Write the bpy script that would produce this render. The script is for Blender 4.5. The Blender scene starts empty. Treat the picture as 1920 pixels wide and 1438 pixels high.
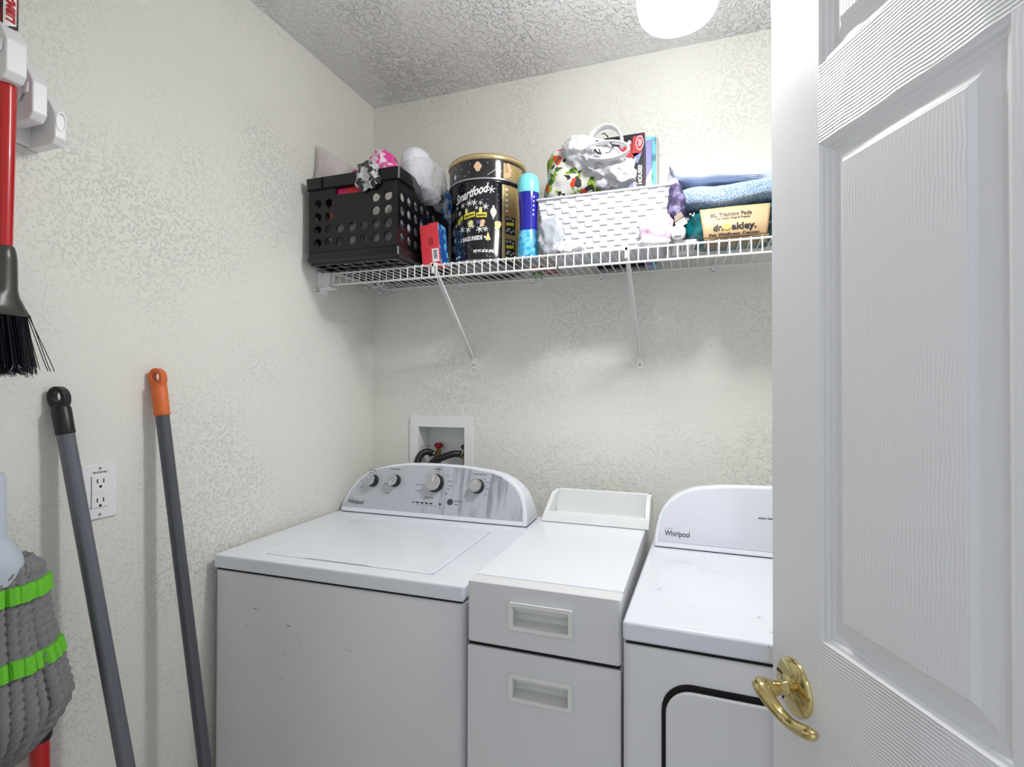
import bpy, bmesh, math, random
from math import sin, cos, pi, radians, sqrt, atan2
from mathutils import Vector, Matrix, noise

S = bpy.context.scene
C = S.collection
rnd = random.Random(7)

# ------------------------------------------------------------------ camera, world, lights, exposure
cam_d = bpy.data.cameras.new('camera')
cam = bpy.data.objects.new('camera', cam_d); C.objects.link(cam)
cam_d.sensor_width = 36.0; cam_d.lens = 36.0 * 984.18 / 1920.0
cam_d.clip_start = 0.02
YAW, PIT, ROL = 0.3354, 0.0103, 0.0027
F_ = Vector((-sin(YAW)*cos(PIT), cos(YAW)*cos(PIT), sin(PIT)))
R_ = Vector((cos(YAW), sin(YAW), 0)); U_ = R_.cross(F_)
R2 = R_*cos(ROL) + U_*sin(ROL); U2 = U_*cos(ROL) - R_*sin(ROL)
cam.matrix_world = Matrix(((R2.x, U2.x, -F_.x, 0), (R2.y, U2.y, -F_.y, 0), (R2.z, U2.z, -F_.z, 1.3415), (0, 0, 0, 1)))
S.camera = cam

w = bpy.data.worlds.new('world'); S.world = w; w.use_nodes = True
w.node_tree.nodes['Background'].inputs[0].default_value = (0.80, 0.87, 1.0, 1)
w.node_tree.nodes['Background'].inputs[1].default_value = 0.33

def area(name, loc, target, sx, sy, power, col):
    l = bpy.data.lights.new(name, 'AREA'); l.shape = 'RECTANGLE'; l.size = sx; l.size_y = sy; l.energy = power; l.color = col
    o = bpy.data.objects.new(name, l); C.objects.link(o); o.location = loc
    o.rotation_euler = (Vector(target) - Vector(loc)).to_track_quat('-Z', 'Y').to_euler()
    return o
# added fill light behind the camera, no known lamp, aimed in through the doorway
area('fill_light', (-0.15, -0.95, 2.30), (-0.1, 1.3, 0.9), 0.9, 0.5, 1.0, (0.97, 0.98, 1.0))
LAMP_SIDE, LAMP_BOTTOM = 10.0, 90.0     # emission of the ceiling fixture: opal sides, brighter open bottom lens
S.view_settings.view_transform = 'Standard'; S.view_settings.look = 'None'
S.view_settings.gamma = 1.0; S.view_settings.use_curve_mapping = False
S.view_settings.exposure = 1.22

# ------------------------------------------------------------------ helpers
def srgb(r, g, b):
    f = lambda c: (c/255/12.92) if c/255 <= 0.04045 else ((c/255+0.055)/1.055)**2.4
    return (f(r), f(g), f(b), 1)

MATS = {}
def mat(name, col, rough=0.5, metal=0.0, bump=None, spec=0.5, emit=None, mixcol=None, trans=0.0, alpha=1.0, coat=0.0, stretch=(1, 1, 1), sss=0):
    """bump = (scale, distance, detail) ; mixcol = (colour, scale, low, high)"""
    if name in MATS: return MATS[name]
    m = bpy.data.materials.new(name); m.use_nodes = True; nt = m.node_tree; N = nt.nodes; L = nt.links
    p = N['Principled BSDF']
    p.inputs['Base Color'].default_value = col; p.inputs['Roughness'].default_value = rough
    p.inputs['Metallic'].default_value = metal; p.inputs['Specular IOR Level'].default_value = spec
    p.inputs['Transmission Weight'].default_value = trans; p.inputs['Alpha'].default_value = alpha
    p.inputs['Coat Weight'].default_value = coat
    if emit:
        p.inputs['Emission Color'].default_value = emit[0]; p.inputs['Emission Strength'].default_value = emit[1]
    tc = mp = None
    if bump or mixcol:
        tc = N.new('ShaderNodeTexCoord'); mp = N.new('ShaderNodeMapping'); mp.inputs['Scale'].default_value = stretch
        L.new(tc.outputs['Object'], mp.inputs['Vector'])
    if bump:
        n = N.new('ShaderNodeTexNoise'); n.inputs['Scale'].default_value = bump[0]; n.inputs['Detail'].default_value = bump[2]
        L.new(mp.outputs[0], n.inputs['Vector'])
        b = N.new('ShaderNodeBump'); b.inputs['Distance'].default_value = bump[1]; b.inputs['Strength'].default_value = 1
        L.new(n.outputs['Fac'], b.inputs['Height']); L.new(b.outputs[0], p.inputs['Normal'])
    if mixcol:
        n = N.new('ShaderNodeTexNoise'); n.inputs['Scale'].default_value = mixcol[1]; n.inputs['Detail'].default_value = 4
        L.new(mp.outputs[0], n.inputs['Vector'])
        r = N.new('ShaderNodeMapRange'); r.inputs['From Min'].default_value = mixcol[2]; r.inputs['From Max'].default_value = mixcol[3]
        L.new(n.outputs['Fac'], r.inputs['Value'])
        x = N.new('ShaderNodeMix'); x.data_type = 'RGBA'
        x.inputs['A'].default_value = col; x.inputs['B'].default_value = mixcol[0]
        L.new(r.outputs[0], x.inputs['Factor']); L.new(x.outputs['Result'], p.inputs['Base Color'])
    MATS[name] = m
    return m

def knockdown(name, col, scale, lo, hi, dist, rough=0.55, fine=0.25):
    """painted plaster with a knockdown / orange peel relief"""
    m = mat(name, col, rough=rough, spec=0.35)
    nt = m.node_tree; N = nt.nodes; L = nt.links; p = N['Principled BSDF']
    tc = N.new('ShaderNodeTexCoord')
    n = N.new('ShaderNodeTexNoise'); n.inputs['Scale'].default_value = scale; n.inputs['Detail'].default_value = 3; n.inputs['Distortion'].default_value = 0.7
    L.new(tc.outputs['Object'], n.inputs['Vector'])
    r = N.new('ShaderNodeMapRange'); r.interpolation_type = 'SMOOTHSTEP'
    r.inputs['From Min'].default_value = lo; r.inputs['From Max'].default_value = hi
    L.new(n.outputs['Fac'], r.inputs['Value'])
    n2 = N.new('ShaderNodeTexNoise'); n2.inputs['Scale'].default_value = scale*2.3; n2.inputs['Detail'].default_value = 4
    L.new(tc.outputs['Object'], n2.inputs['Vector'])
    a = N.new('ShaderNodeMath'); a.operation = 'MULTIPLY_ADD'; a.inputs[1].default_value = fine
    L.new(n2.outputs['Fac'], a.inputs[0]); L.new(r.outputs[0], a.inputs[2])
    # patches where the texture was trowelled smoother
    n3 = N.new('ShaderNodeTexNoise'); n3.inputs['Scale'].default_value = 3.0
    L.new(tc.outputs['Object'], n3.inputs['Vector'])
    r3 = N.new('ShaderNodeMapRange'); r3.inputs['From Min'].default_value = 0.35; r3.inputs['From Max'].default_value = 0.65; r3.inputs['To Min'].default_value = 0.35
    L.new(n3.outputs['Fac'], r3.inputs['Value'])
    b = N.new('ShaderNodeBump'); b.inputs['Distance'].default_value = dist
    L.new(r3.outputs[0], b.inputs['Strength'])
    L.new(a.outputs[0], b.inputs['Height']); L.new(b.outputs[0], p.inputs['Normal'])
    return m

def thin_plastic(name, tint, opacity, rough=0.12):
    if name in MATS: return MATS[name]
    m = bpy.data.materials.new(name); m.use_nodes = True; nt = m.node_tree; N = nt.nodes; L = nt.links
    p = N['Principled BSDF']; p.inputs['Base Color'].default_value = tint; p.inputs['Roughness'].default_value = rough
    p.inputs['Specular IOR Level'].default_value = 0.8
    t = N.new('ShaderNodeBsdfTransparent'); x = N.new('ShaderNodeMixShader'); fr = N.new('ShaderNodeLayerWeight'); fr.inputs[0].default_value = 0.35
    r = N.new('ShaderNodeMapRange'); r.inputs['To Min'].default_value = opacity; r.inputs['To Max'].default_value = min(1, opacity+0.6)
    L.new(fr.outputs['Facing'], r.inputs['Value']); L.new(r.outputs[0], x.inputs[0])
    L.new(t.outputs[0], x.inputs[1]); L.new(p.outputs[0], x.inputs[2]); L.new(x.outputs[0], N['Material Output'].inputs[0])
    MATS[name] = m
    return m

class MB:
    """collects geometry of one mesh"""
    def __init__(s): s.v = []; s.f = []; s.mi = []; s.cur = 0
    def add(s, vs, fs):
        b = len(s.v); s.v += [tuple(p) for p in vs]
        for f in fs: s.f.append([b+i for i in f]); s.mi.append(s.cur)
        return s
    def box(s, x0, x1, y0, y1, z0, z1):
        return s.add([(x0,y0,z0),(x1,y0,z0),(x1,y1,z0),(x0,y1,z0),(x0,y0,z1),(x1,y0,z1),(x1,y1,z1),(x0,y1,z1)],
                     [(0,3,2,1),(4,5,6,7),(0,1,5,4),(1,2,6,5),(2,3,7,6),(3,0,4,7)])
    def hex(s, p):   # eight corner points: bottom 4 ccw, top 4 ccw
        return s.add(p, [(0,3,2,1),(4,5,6,7),(0,1,5,4),(1,2,6,5),(2,3,7,6),(3,0,4,7)])
    def tube(s, pts, r, n=10, cap=True, closed=False, flat=1.0, up=None):
        pts = [Vector(p) for p in pts]; k = len(pts); rs = r if isinstance(r, (list, tuple)) else [r]*k
        vs = []; prev = None
        for i, p in enumerate(pts):
            if closed: t = pts[(i+1) % k] - pts[i-1]
            else: t = pts[min(i+1, k-1)] - pts[max(i-1, 0)]
            t.normalize()
            if prev is None:
                a = Vector(up) if up else (Vector((0,0,1)) if abs(t.z) < 0.9 else Vector((0,1,0)))
                u = (a - t*a.dot(t)).normalized()
            else:
                u = prev - t*prev.dot(t); u.normalize()
            prev = u; v = t.cross(u)
            for j in range(n):
                a = 2*pi*j/n; vs.append(p + (u*cos(a)*flat + v*sin(a))*rs[i])
        fs = []
        for i in range(k if closed else k-1):
            for j in range(n):
                a = i*n+j; b = i*n+(j+1) % n; c = ((i+1) % k)*n+(j+1) % n; d = ((i+1) % k)*n+j
                fs.append((a, d, c, b))
        if cap and not closed:
            fs.append(tuple(range(n))); fs.append(tuple((k-1)*n+j for j in reversed(range(n))))
        return s.add(vs, fs)
    def lathe(s, prof, n=48, c=(0,0,0), flat=1.0):
        vs = []; k = len(prof)
        for (r, z) in prof:
            for j in range(n):
                a = 2*pi*j/n; vs.append((c[0]+r*cos(a), c[1]+r*sin(a)*flat, c[2]+z))
        fs = [(i*n+j, i*n+(j+1) % n, (i+1)*n+(j+1) % n, (i+1)*n+j) for i in range(k-1) for j in range(n)]
        return s.add(vs, fs)
    def prism(s, poly, fn0, fn1):
        """poly list of 2D points; fn0/fn1 map (a,b) to 3D for the front and back"""
        n = len(poly); vs = [fn0(*p) for p in poly] + [fn1(*p) for p in poly]
        fs = [tuple(range(n)), tuple(reversed(range(n, 2*n)))] + [(i, n+i, n+(i+1) % n, (i+1) % n) for i in range(n)]
        return s.add(vs, fs)
    def ring(s, outer, inner, fn0, fn1):
        n = len(outer); vs = [fn0(*p) for p in outer]+[fn0(*p) for p in inner]+[fn1(*p) for p in outer]+[fn1(*p) for p in inner]
        fs = []
        for i in range(n):
            j = (i+1) % n
            fs += [(i, j, n+j, n+i), (2*n+i, 3*n+i, 3*n+j, 2*n+j), (i, 2*n+i, 2*n+j, j), (n+i, n+j, 3*n+j, 3*n+i)]
        return s.add(vs, fs)
    def build(s, name, m, parent=None, smooth=True, bevel=0, seg=2, angle=35, sharp=None, loc=None, rot=None, weld=True):
        me = bpy.data.meshes.new(name); me.from_pydata(s.v, [], s.f)
        ms = m if isinstance(m, (list, tuple)) else [m]
        for x in ms: me.materials.append(x)
        if len(ms) > 1:
            for p, i in zip(me.polygons, s.mi): p.material_index = i
        bm = bmesh.new(); bm.from_mesh(me)
        if weld: bmesh.ops.remove_doubles(bm, verts=bm.verts, dist=1e-6)
        bmesh.ops.recalc_face_normals(bm, faces=bm.faces); bm.to_mesh(me); bm.free()
        o = bpy.data.objects.new(name, me); C.objects.link(o)
        if parent: o.parent = parent
        if loc: o.location = loc
        if rot: o.rotation_euler = rot
        if smooth:
            for p in me.polygons: p.use_smooth = True
            me.set_sharp_from_angle(angle=radians(sharp or angle))
        if bevel:
            b = o.modifiers.new('bevel', 'BEVEL'); b.width = bevel; b.segments = seg; b.limit_method = 'ANGLE'; b.angle_limit = radians(30)
            b.harden_normals = True
        return o

def tag(o, label=None, cat=None, group=None, kind=None):
    if label: o['label'] = label
    if cat: o['category'] = cat
    if group: o['group'] = group
    if kind: o['kind'] = kind
    return o
def empty(name, loc, rz=0, label=None, cat=None, group=None, kind=None, rot=None):
    o = bpy.data.objects.new(name, None); C.objects.link(o); o.location = loc
    o.rotation_euler = rot if rot else (0, 0, rz); o.empty_display_size = 0.05
    return tag(o, label, cat, group, kind)

_tc = {}
def text2d(s, size, shear=0.0, bold=0.0, space=1.0, sub=0):
    """flat lettering: list of 2D verts and faces, left aligned at 0, baseline 0"""
    key = (s, size, shear, bold, space)
    if key not in _tc:
        cu = bpy.data.curves.new('lettering', 'FONT'); cu.body = s; cu.size = size; cu.shear = shear; cu.offset = bold; cu.space_character = space
        cu.resolution_u = 3
        o = bpy.data.objects.new('lettering', cu); C.objects.link(o); bpy.context.view_layer.update()
        dg = bpy.context.evaluated_depsgraph_get(); e = o.evaluated_get(dg); me = e.to_mesh()
        _tc[key] = ([(v.co.x, v.co.y) for v in me.vertices], [tuple(p.vertices) for p in me.polygons])
        e.to_mesh_clear(); bpy.data.objects.remove(o); bpy.data.curves.remove(cu)
    return _tc[key]
def letter(mb, s, size, fn, center=False, width=None, **kw):
    """fn maps 2D text coordinates to 3D"""
    v, f = text2d(s, size, **kw)
    if not v: return
    x0 = min(p[0] for p in v); x1 = max(p[0] for p in v)
    k = (width/(x1-x0)) if width else 1.0
    off = (x0+x1)/2 if center else x0
    mb.add([fn((a-off)*k, b) for a, b in v], f)
def plane_fn(o, xd, yd):
    o, xd, yd = Vector(o), Vector(xd).normalized(), Vector(yd).normalized()
    return lambda a, b: o + xd*a + yd*b

def lump(center, rad, seed=0, amp=0.01, freq=12.0, e=1.0, sub=4, ridge=False, floor=None, shape=None, octv=3):
    bm = bmesh.new(); bmesh.ops.create_icosphere(bm, subdivisions=sub, radius=1)
    c = Vector(center); off = Vector((seed*7.31, seed*3.17, seed*1.93))
    for v in bm.verts:
        d = v.co.normalized()
        q = Vector([math.copysign(abs(t)**e, t) for t in d])
        if e < 1: q = Vector((q.x, q.y, q.z))
        p = Vector((q.x*rad[0], q.y*rad[1], q.z*rad[2]))
        if shape: p = shape(p, d)
        w_ = p*freq + off
        if ridge:
            h = 0; a = 1.0; ff = 1.0
            for _ in range(octv):
                h += a*(0.5 - abs(noise.noise(w_*ff)))*1.6; a *= 0.5; ff *= 2.1
            h -= 0.7
        else:
            h = noise.fractal(w_, 0.8, 2.0, octv)
        p = p + d*h*amp
        p = c + p
        if floor is not None and p.z < floor: p.z = floor + (p.z-floor)*0.02
        v.co = p
    mb = MB(); bm.verts.index_update()
    mb.add([v.co.copy() for v in bm.verts], [tuple(x.index for x in f.verts) for f in bm.faces]); bm.free()
    return mb

def rrect(x0, x1, z0, z1, r, n=6):
    pts = []
    for cx, cz, a0 in ((x1-r, z1-r, 0), (x0+r, z1-r, 90), (x0+r, z0+r, 180), (x1-r, z0+r, 270)):
        for i in range(n+1):
            a = radians(a0 + 90*i/n); pts.append((cx+r*cos(a), cz+r*sin(a)))
    return pts
def panel_hole(mb, X, Z, hole, fn0, fn1):
    """rectangle X x Z with a rectangular hole, extruded between fn0 and fn1"""
    (x0, x1), (z0, z1) = X, Z; a0, a1, b0, b1 = hole
    o = [(x0,z0),(x1,z0),(x1,z1),(x0,z1)]; i = [(a0,b0),(a1,b0),(a1,b1),(a0,b1)]
    return mb.ring(o, i, fn0, fn1)

# ------------------------------------------------------------------ materials
XL, YB, XR, YF, ZC = -1.1888, 1.7566, 0.70, 0.15, 2.44
wall_m = knockdown('wall_paint', srgb(234, 233, 226), 105, 0.52, 0.64, 0.0014)
ceil_m = knockdown('ceiling_texture', srgb(232, 230, 231), 62, 0.46, 0.60, 0.006, rough=0.7)
trim_m = mat('trim_white', srgb(235, 236, 238), 0.35)
floor_m = mat('floor_tile', srgb(222, 216, 204), 0.45, mixcol=(srgb(206, 198, 184), 6, 0.4, 0.7))
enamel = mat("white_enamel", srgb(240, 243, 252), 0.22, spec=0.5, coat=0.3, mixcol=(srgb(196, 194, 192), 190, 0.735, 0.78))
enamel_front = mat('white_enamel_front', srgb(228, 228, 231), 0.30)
plastic_w = mat('white_plastic', srgb(238, 238, 240), 0.35)
plastic_ivory = mat('ivory_plastic', srgb(238, 240, 240), 0.4)
vinyl_w = mat('white_vinyl_coating', srgb(240, 240, 238), 0.3)
black_p = mat('black_plastic', srgb(22, 23, 27), 0.38)
black_ink = mat('black_ink', srgb(20, 20, 22), 0.5)
grey_ink = mat('grey_ink', srgb(80, 82, 88), 0.5)
white_ink = mat('white_ink', srgb(245, 245, 245), 0.5)
dark_gap = mat('dark_gap', srgb(12, 12, 13), 0.8)
chrome = mat('chrome', srgb(225, 225, 228), 0.12, metal=1.0)
brass = mat('polished_brass', srgb(214, 196, 138), 0.09, metal=1.0)
steel = mat('screw_steel', srgb(150, 150, 148), 0.35, metal=1.0)
red_m = mat('red_enamel', srgb(196, 12, 20), 0.25, coat=0.4)
grey_pole = mat('grey_metal_pole', srgb(112, 114, 124), 0.32, metal=0.35)
orange_m = mat('orange_rubber', srgb(224, 112, 52), 0.5)

# ------------------------------------------------------------------ room shell
def quadwall(name, pts, faces, m, label, cat='wall'):
    o = MB().add(pts, faces).build(name, m, smooth=False)
    return tag(o, label, cat, kind='structure')
T_ = 0.12
tag(MB().box(XL-T_, XR+T_, -2.2, YB+T_, -0.1, 0).build('floor', floor_m, smooth=False), 'beige tile floor under the appliances', 'floor', kind='structure')
tag(MB().box(XL-T_, XR+T_, -0.9, YB+T_, ZC, ZC+0.1).build('ceiling', ceil_m, smooth=False), 'white knockdown textured ceiling', 'ceiling', kind='structure')
tag(MB().box(XL-T_, XL, YF-T_, YB+T_, 0, ZC).build('wall_left', wall_m, smooth=False), 'beige textured wall on the left behind the poles', 'wall', kind='structure')
tag(MB().box(XR, XR+T_, YF-T_, YB+T_, 0, ZC).build('wall_right', wall_m, smooth=False), 'beige textured wall on the right behind the door', 'wall', kind='structure')
HB = (-0.985, -0.7925, 1.030, 1.2005)      # opening of the washer supply box
mb = MB(); panel_hole(mb, (XL, XR), (0, ZC), HB, lambda a, b: (a, YB, b), lambda a, b: (a, YB+T_, b))
tag(mb.build('wall_back', wall_m, smooth=False), 'beige textured back wall behind the shelf and appliances', 'wall', kind='structure')
mb = MB()
DX0, DX1, DZ = -0.40, 0.505, 2.06
mb.add([(XL, YF-T_, 0), (DX0, YF-T_, 0), (DX0, YF-T_, DZ), (DX1, YF-T_, DZ), (DX1, YF-T_, 0), (XR, YF-T_, 0), (XR, YF-T_, ZC), (XL, YF-T_, ZC),
        (XL, YF, 0), (DX0, YF, 0), (DX0, YF, DZ), (DX1, YF, DZ), (DX1, YF, 0), (XR, YF, 0), (XR, YF, ZC), (XL, YF, ZC)],
       [tuple(range(8)), tuple(reversed(range(8, 16)))] + [(i, (i+1) % 8, 8+(i+1) % 8, 8+i) for i in range(8)])
tag(mb.build('wall_front', wall_m, smooth=False), 'beige wall holding the doorway the photo looks through', 'wall', kind='structure')
mb = MB()
for x0, x1 in ((DX0-0.055, DX0-0.002), (DX1+0.002, DX1+0.055)): mb.box(x0, x1, YF, YF+0.014, 0, DZ+0.055)
mb.box(DX0-0.002, DX1+0.002, YF, YF+0.014, DZ, DZ+0.055)
tag(mb.build('trim_1', trim_m, bevel=0.003), 'white door casing around the doorway', 'door casing', kind='structure')
tag(MB().box(XL, XL+0.012, YF, YB, 0, 0.09).build('baseboard_left', trim_m, bevel=0.003), 'white baseboard along the left wall', 'baseboard', kind='structure')
tag(MB().box(XL+0.012, XR, YB-0.012, YB, 0, 0.09).build('baseboard_back', trim_m, bevel=0.003), 'white baseboard along the back wall', 'baseboard', kind='structure')

# ------------------------------------------------------------------ ceiling light
LX, LY, LZ = -0.033, 1.12, 2.104
t = empty('ceiling_light', (LX, LY, ZC), label='glowing white glass ceiling light at the top of the photo', cat='ceiling light')
shade = mat('glowing_glass', (1, 1, 1, 1), 0.4, emit=((0.99, 1.0, 0.985, 1), LAMP_SIDE))
lens = mat('glowing_lens', (1, 1, 1, 1), 0.4, emit=((0.99, 1.0, 0.985, 1), LAMP_BOTTOM))
lz = LZ - ZC
MB().lathe([(0.060, lz+0.0015), (0.072, lz+0.0055), (0.0772, lz+0.014), (0.0790, lz+0.022), (0.0875, lz+0.08), (0.097, lz+0.15), (0.101, lz+0.20)], 48).build('glass_shade', shade, t)
MB().lathe([(0.0, lz), (0.045, lz+0.0004), (0.060, lz+0.0015)], 48).build('bottom_lens', lens, t)
MB().lathe([(0.102, lz+0.196), (0.104, lz+0.203), (0.100, lz+0.215), (0.060, lz+0.228), (0.018, lz+0.236), (0.014, lz+0.26), (0.055, -0.025), (0.062, -0.001), (0.0, -0.001)], 48).build('fitter', trim_m, t)

# ------------------------------------------------------------------ door
def grain(name, col, horizontal, strength):
    m = mat(name, col, 0.33)
    nt = m.node_tree; N = nt.nodes; L = nt.links; p = N['Principled BSDF']
    tc = N.new('ShaderNodeTexCoord'); mp = N.new('ShaderNodeMapping')
    mp.inputs['Scale'].default_value = (1.0, 1, 1)
    L.new(tc.outputs['Object'], mp.inputs['Vector'])
    wv = N.new('ShaderNodeTexWave'); wv.bands_direction = 'Z' if horizontal else 'X'
    wv.inputs['Scale'].default_value = 68 if horizontal else 60; wv.inputs['Distortion'].default_value = 5.0 if horizontal else 7.0; wv.inputs['Detail'].default_value = 2
    wv.inputs['Detail Scale'].default_value = 0.22 if horizontal else 0.3
    L.new(mp.outputs[0], wv.inputs['Vector'])
    n = N.new('ShaderNodeTexNoise'); n.inputs['Scale'].default_value = 5; n.inputs['Detail'].default_value = 2
    L.new(mp.outputs[0], n.inputs['Vector'])
    r = N.new('ShaderNodeMapRange'); r.inputs['From Min'].default_value = 0.35; r.inputs['From Max'].default_value = 0.6
    r.inputs['To Min'].default_value = 0.12 if horizontal else 0.0
    L.new(n.outputs['Fac'], r.inputs['Value'])
    mu = N.new('ShaderNodeMath'); mu.operation = 'MULTIPLY'; L.new(wv.outputs['Fac'], mu.inputs[0]); L.new(r.outputs[0], mu.inputs[1])
    b = N.new('ShaderNodeBump'); b.inputs['Distance'].default_value = strength
    L.new(mu.outputs[0], b.inputs['Height']); L.new(b.outputs[0], p.inputs['Normal'])
    return m
dcol = srgb(236, 236, 238)
rail_m = grain('door_paint_rail', dcol, True, 0.0013)
stile_m = grain('door_paint_stile', dcol, False, 0.00006)
field_m = grain('door_paint_field', dcol, False, 0.00016)
door = empty('door_1', (0.1181, 0.9405, 0), atan2(-0.9083, 0.4183), 'white moulded six-panel door standing open on the right', 'door', kind='structure')
DW, DH, DT = 0.846, 2.032, 0.035
cols = ((0.113, 0.373), (0.473, 0.733)); rows = ((0.24, 0.795), (0.991, 1.688), (1.798, 1.928))
def slab(x0, x1, z0, z1, name, m): MB().box(x0, x1, 0, DT, z0, z1).build(name, m, door, smooth=False)
for x0, x1 in ((0, 0.113), (0.733, DW)): slab(x0, x1, 0.008, DH, 'stile', stile_m)
for z0, z1 in ((0.008, 0.24), (0.795, 0.991), (1.688, 1.798), (1.928, DH)): slab(0.113, 0.733, z0, z1, 'rail', rail_m)
for z0, z1 in rows: slab(0.373, 0.473, z0, z1, 'mullion', stile_m)
for (x0, x1) in cols:
    for (z0, z1) in rows:
        # moulded panel: bead, cove, flat, bevel up to the raised field
        prof = [(0.0, 0.0), (0.003, 0.0035), (0.007, 0.0045), (0.009, 0.0085), (0.013, 0.0095), (0.0155, 0.012), (0.020, 0.0125), (0.038, 0.0065), (0.0430, 0.0015), (0.044, 0.0010)]
        if z1-z0 < 0.2: prof = prof[:7] + [(0.036, 0.0065), (0.0405, 0.0015), (0.0415, 0.001)]
        mb = MB(); mb.cur = 0; vs = []
        for (i, d) in prof: vs += [(x0+i, d, z0+i), (x1-i, d, z0+i), (x1-i, d, z1-i), (x0+i, d, z1-i)]
        k = len(prof); fs = []
        for q in range(k-1):
            for j in range(4): fs.append((q*4+j, q*4+(j+1) % 4, (q+1)*4+(j+1) % 4, (q+1)*4+j))
        mb.add(vs, fs)
        o = mb.build('moulding', mat('door_paint_moulding', dcol, 0.28), door, smooth=False)
        i = prof[-1][0]
        MB().add([(x0+i, prof[-1][1], z0+i), (x1-i, prof[-1][1], z0+i), (x1-i, prof[-1][1], z1-i), (x0+i, prof[-1][1], z1-i),
                  (x0, DT, z0), (x1, DT, z0), (x1, DT, z1), (x0, DT, z1)], [(0, 1, 2, 3), (4, 7, 6, 5)]).build('panel', field_m, door, smooth=False)
# lever handle
hs, hz = 0.0565, 0.895
mb = MB()
n = 48
prof = [(0.0, -0.016), (0.013, -0.016), (0.016, -0.0135), (0.019, -0.012), (0.028, -0.0105), (0.034, -0.0075), (0.037, -0.0065), (0.0405, -0.004), (0.041, 0.0)]
vs = []
for r, d in prof: vs += [(hs + r*cos(2*pi*j/n), d, hz + r*sin(2*pi*j/n)) for j in range(n)]
mb.add(vs, [(i*n+j, i*n+(j+1) % n, (i+1)*n+(j+1) % n, (i+1)*n+j) for i in range(len(prof)-1) for j in range(n)])
rose = mb.build('handle_rose', brass, door, sharp=60)
mb = MB()
mb.tube([(hs, -0.012, hz), (hs, -0.020, hz), (hs, -0.026, hz), (hs, -0.034, hz), (hs, -0.043, hz+0.001), (hs-0.001, -0.050, hz+0.003)],
        [0.0125, 0.0105, 0.0095, 0.0115, 0.0125, 0.0125], 20)
lever = [(hs-0.011, -0.051, hz+0.011), (hs-0.003, -0.054, hz+0.007), (hs+0.008, -0.054, hz+0.001), (hs+0.020, -0.052, hz-0.006), (hs+0.036, -0.049, hz-0.013), (hs+0.054, -0.046, hz-0.016), (hs+0.072, -0.044, hz-0.014),
         (hs+0.090, -0.043, hz-0.008), (hs+0.102, -0.0430, hz-0.004), (hs+0.107, -0.0430, hz-0.002)]
mb.tube(lever, [0.004, 0.0120, 0.0125, 0.0108, 0.0090, 0.0085, 0.0092, 0.0100, 0.0080, 0.002], 18, flat=0.8)
hd = mb.build('handle_lever', brass, door, sharp=70)
MB().box(-0.0012, 0.0005, 0.007, 0.028, hz-0.029, hz+0.029).build('latch_plate', brass, door, bevel=0.0004)

# ------------------------------------------------------------------ washing machine
def cabinet(parent, w_, d, z0, z1, r, m):
    """sheet metal body with rounded vertical front corners"""
    pts = []
    for cx, cy, a0 in ((w_-r, r, 270), ):
        pts += [(cx+r*cos(radians(a0+90*i/6)), cy+r*sin(radians(a0+90*i/6))) for i in range(7)]
    pts += [(w_, d), (0, d)]
    pts += [(r+r*cos(radians(180+90*i/6)), r+r*sin(radians(180+90*i/6))) for i in range(7)]
    b = 0.006; mb = MB(); n_ = len(pts)
    cen = Vector((w_/2, d/2))
    def inset(p, k): return (min(max(p[0], k), w_-k), min(max(p[1], k), d-k)) if k else p
    lv = [(z0, 0), (z1-b, 0), (z1-b*0.3, 0.0016), (z1, 0.006)]
    vs = [(*inset(p, k), z) for z, k in lv for p in pts]
    fs = [(i*n_+j, i*n_+(j+1) % n_, (i+1)*n_+(j+1) % n_, (i+1)*n_+j) for i in range(3) for j in range(n_)]
    fs += [tuple(reversed(range(n_))), tuple(3*n_+j for j in range(n_))]
    return mb.add(vs, fs).build('cabinet', m, parent, sharp=50)

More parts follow.
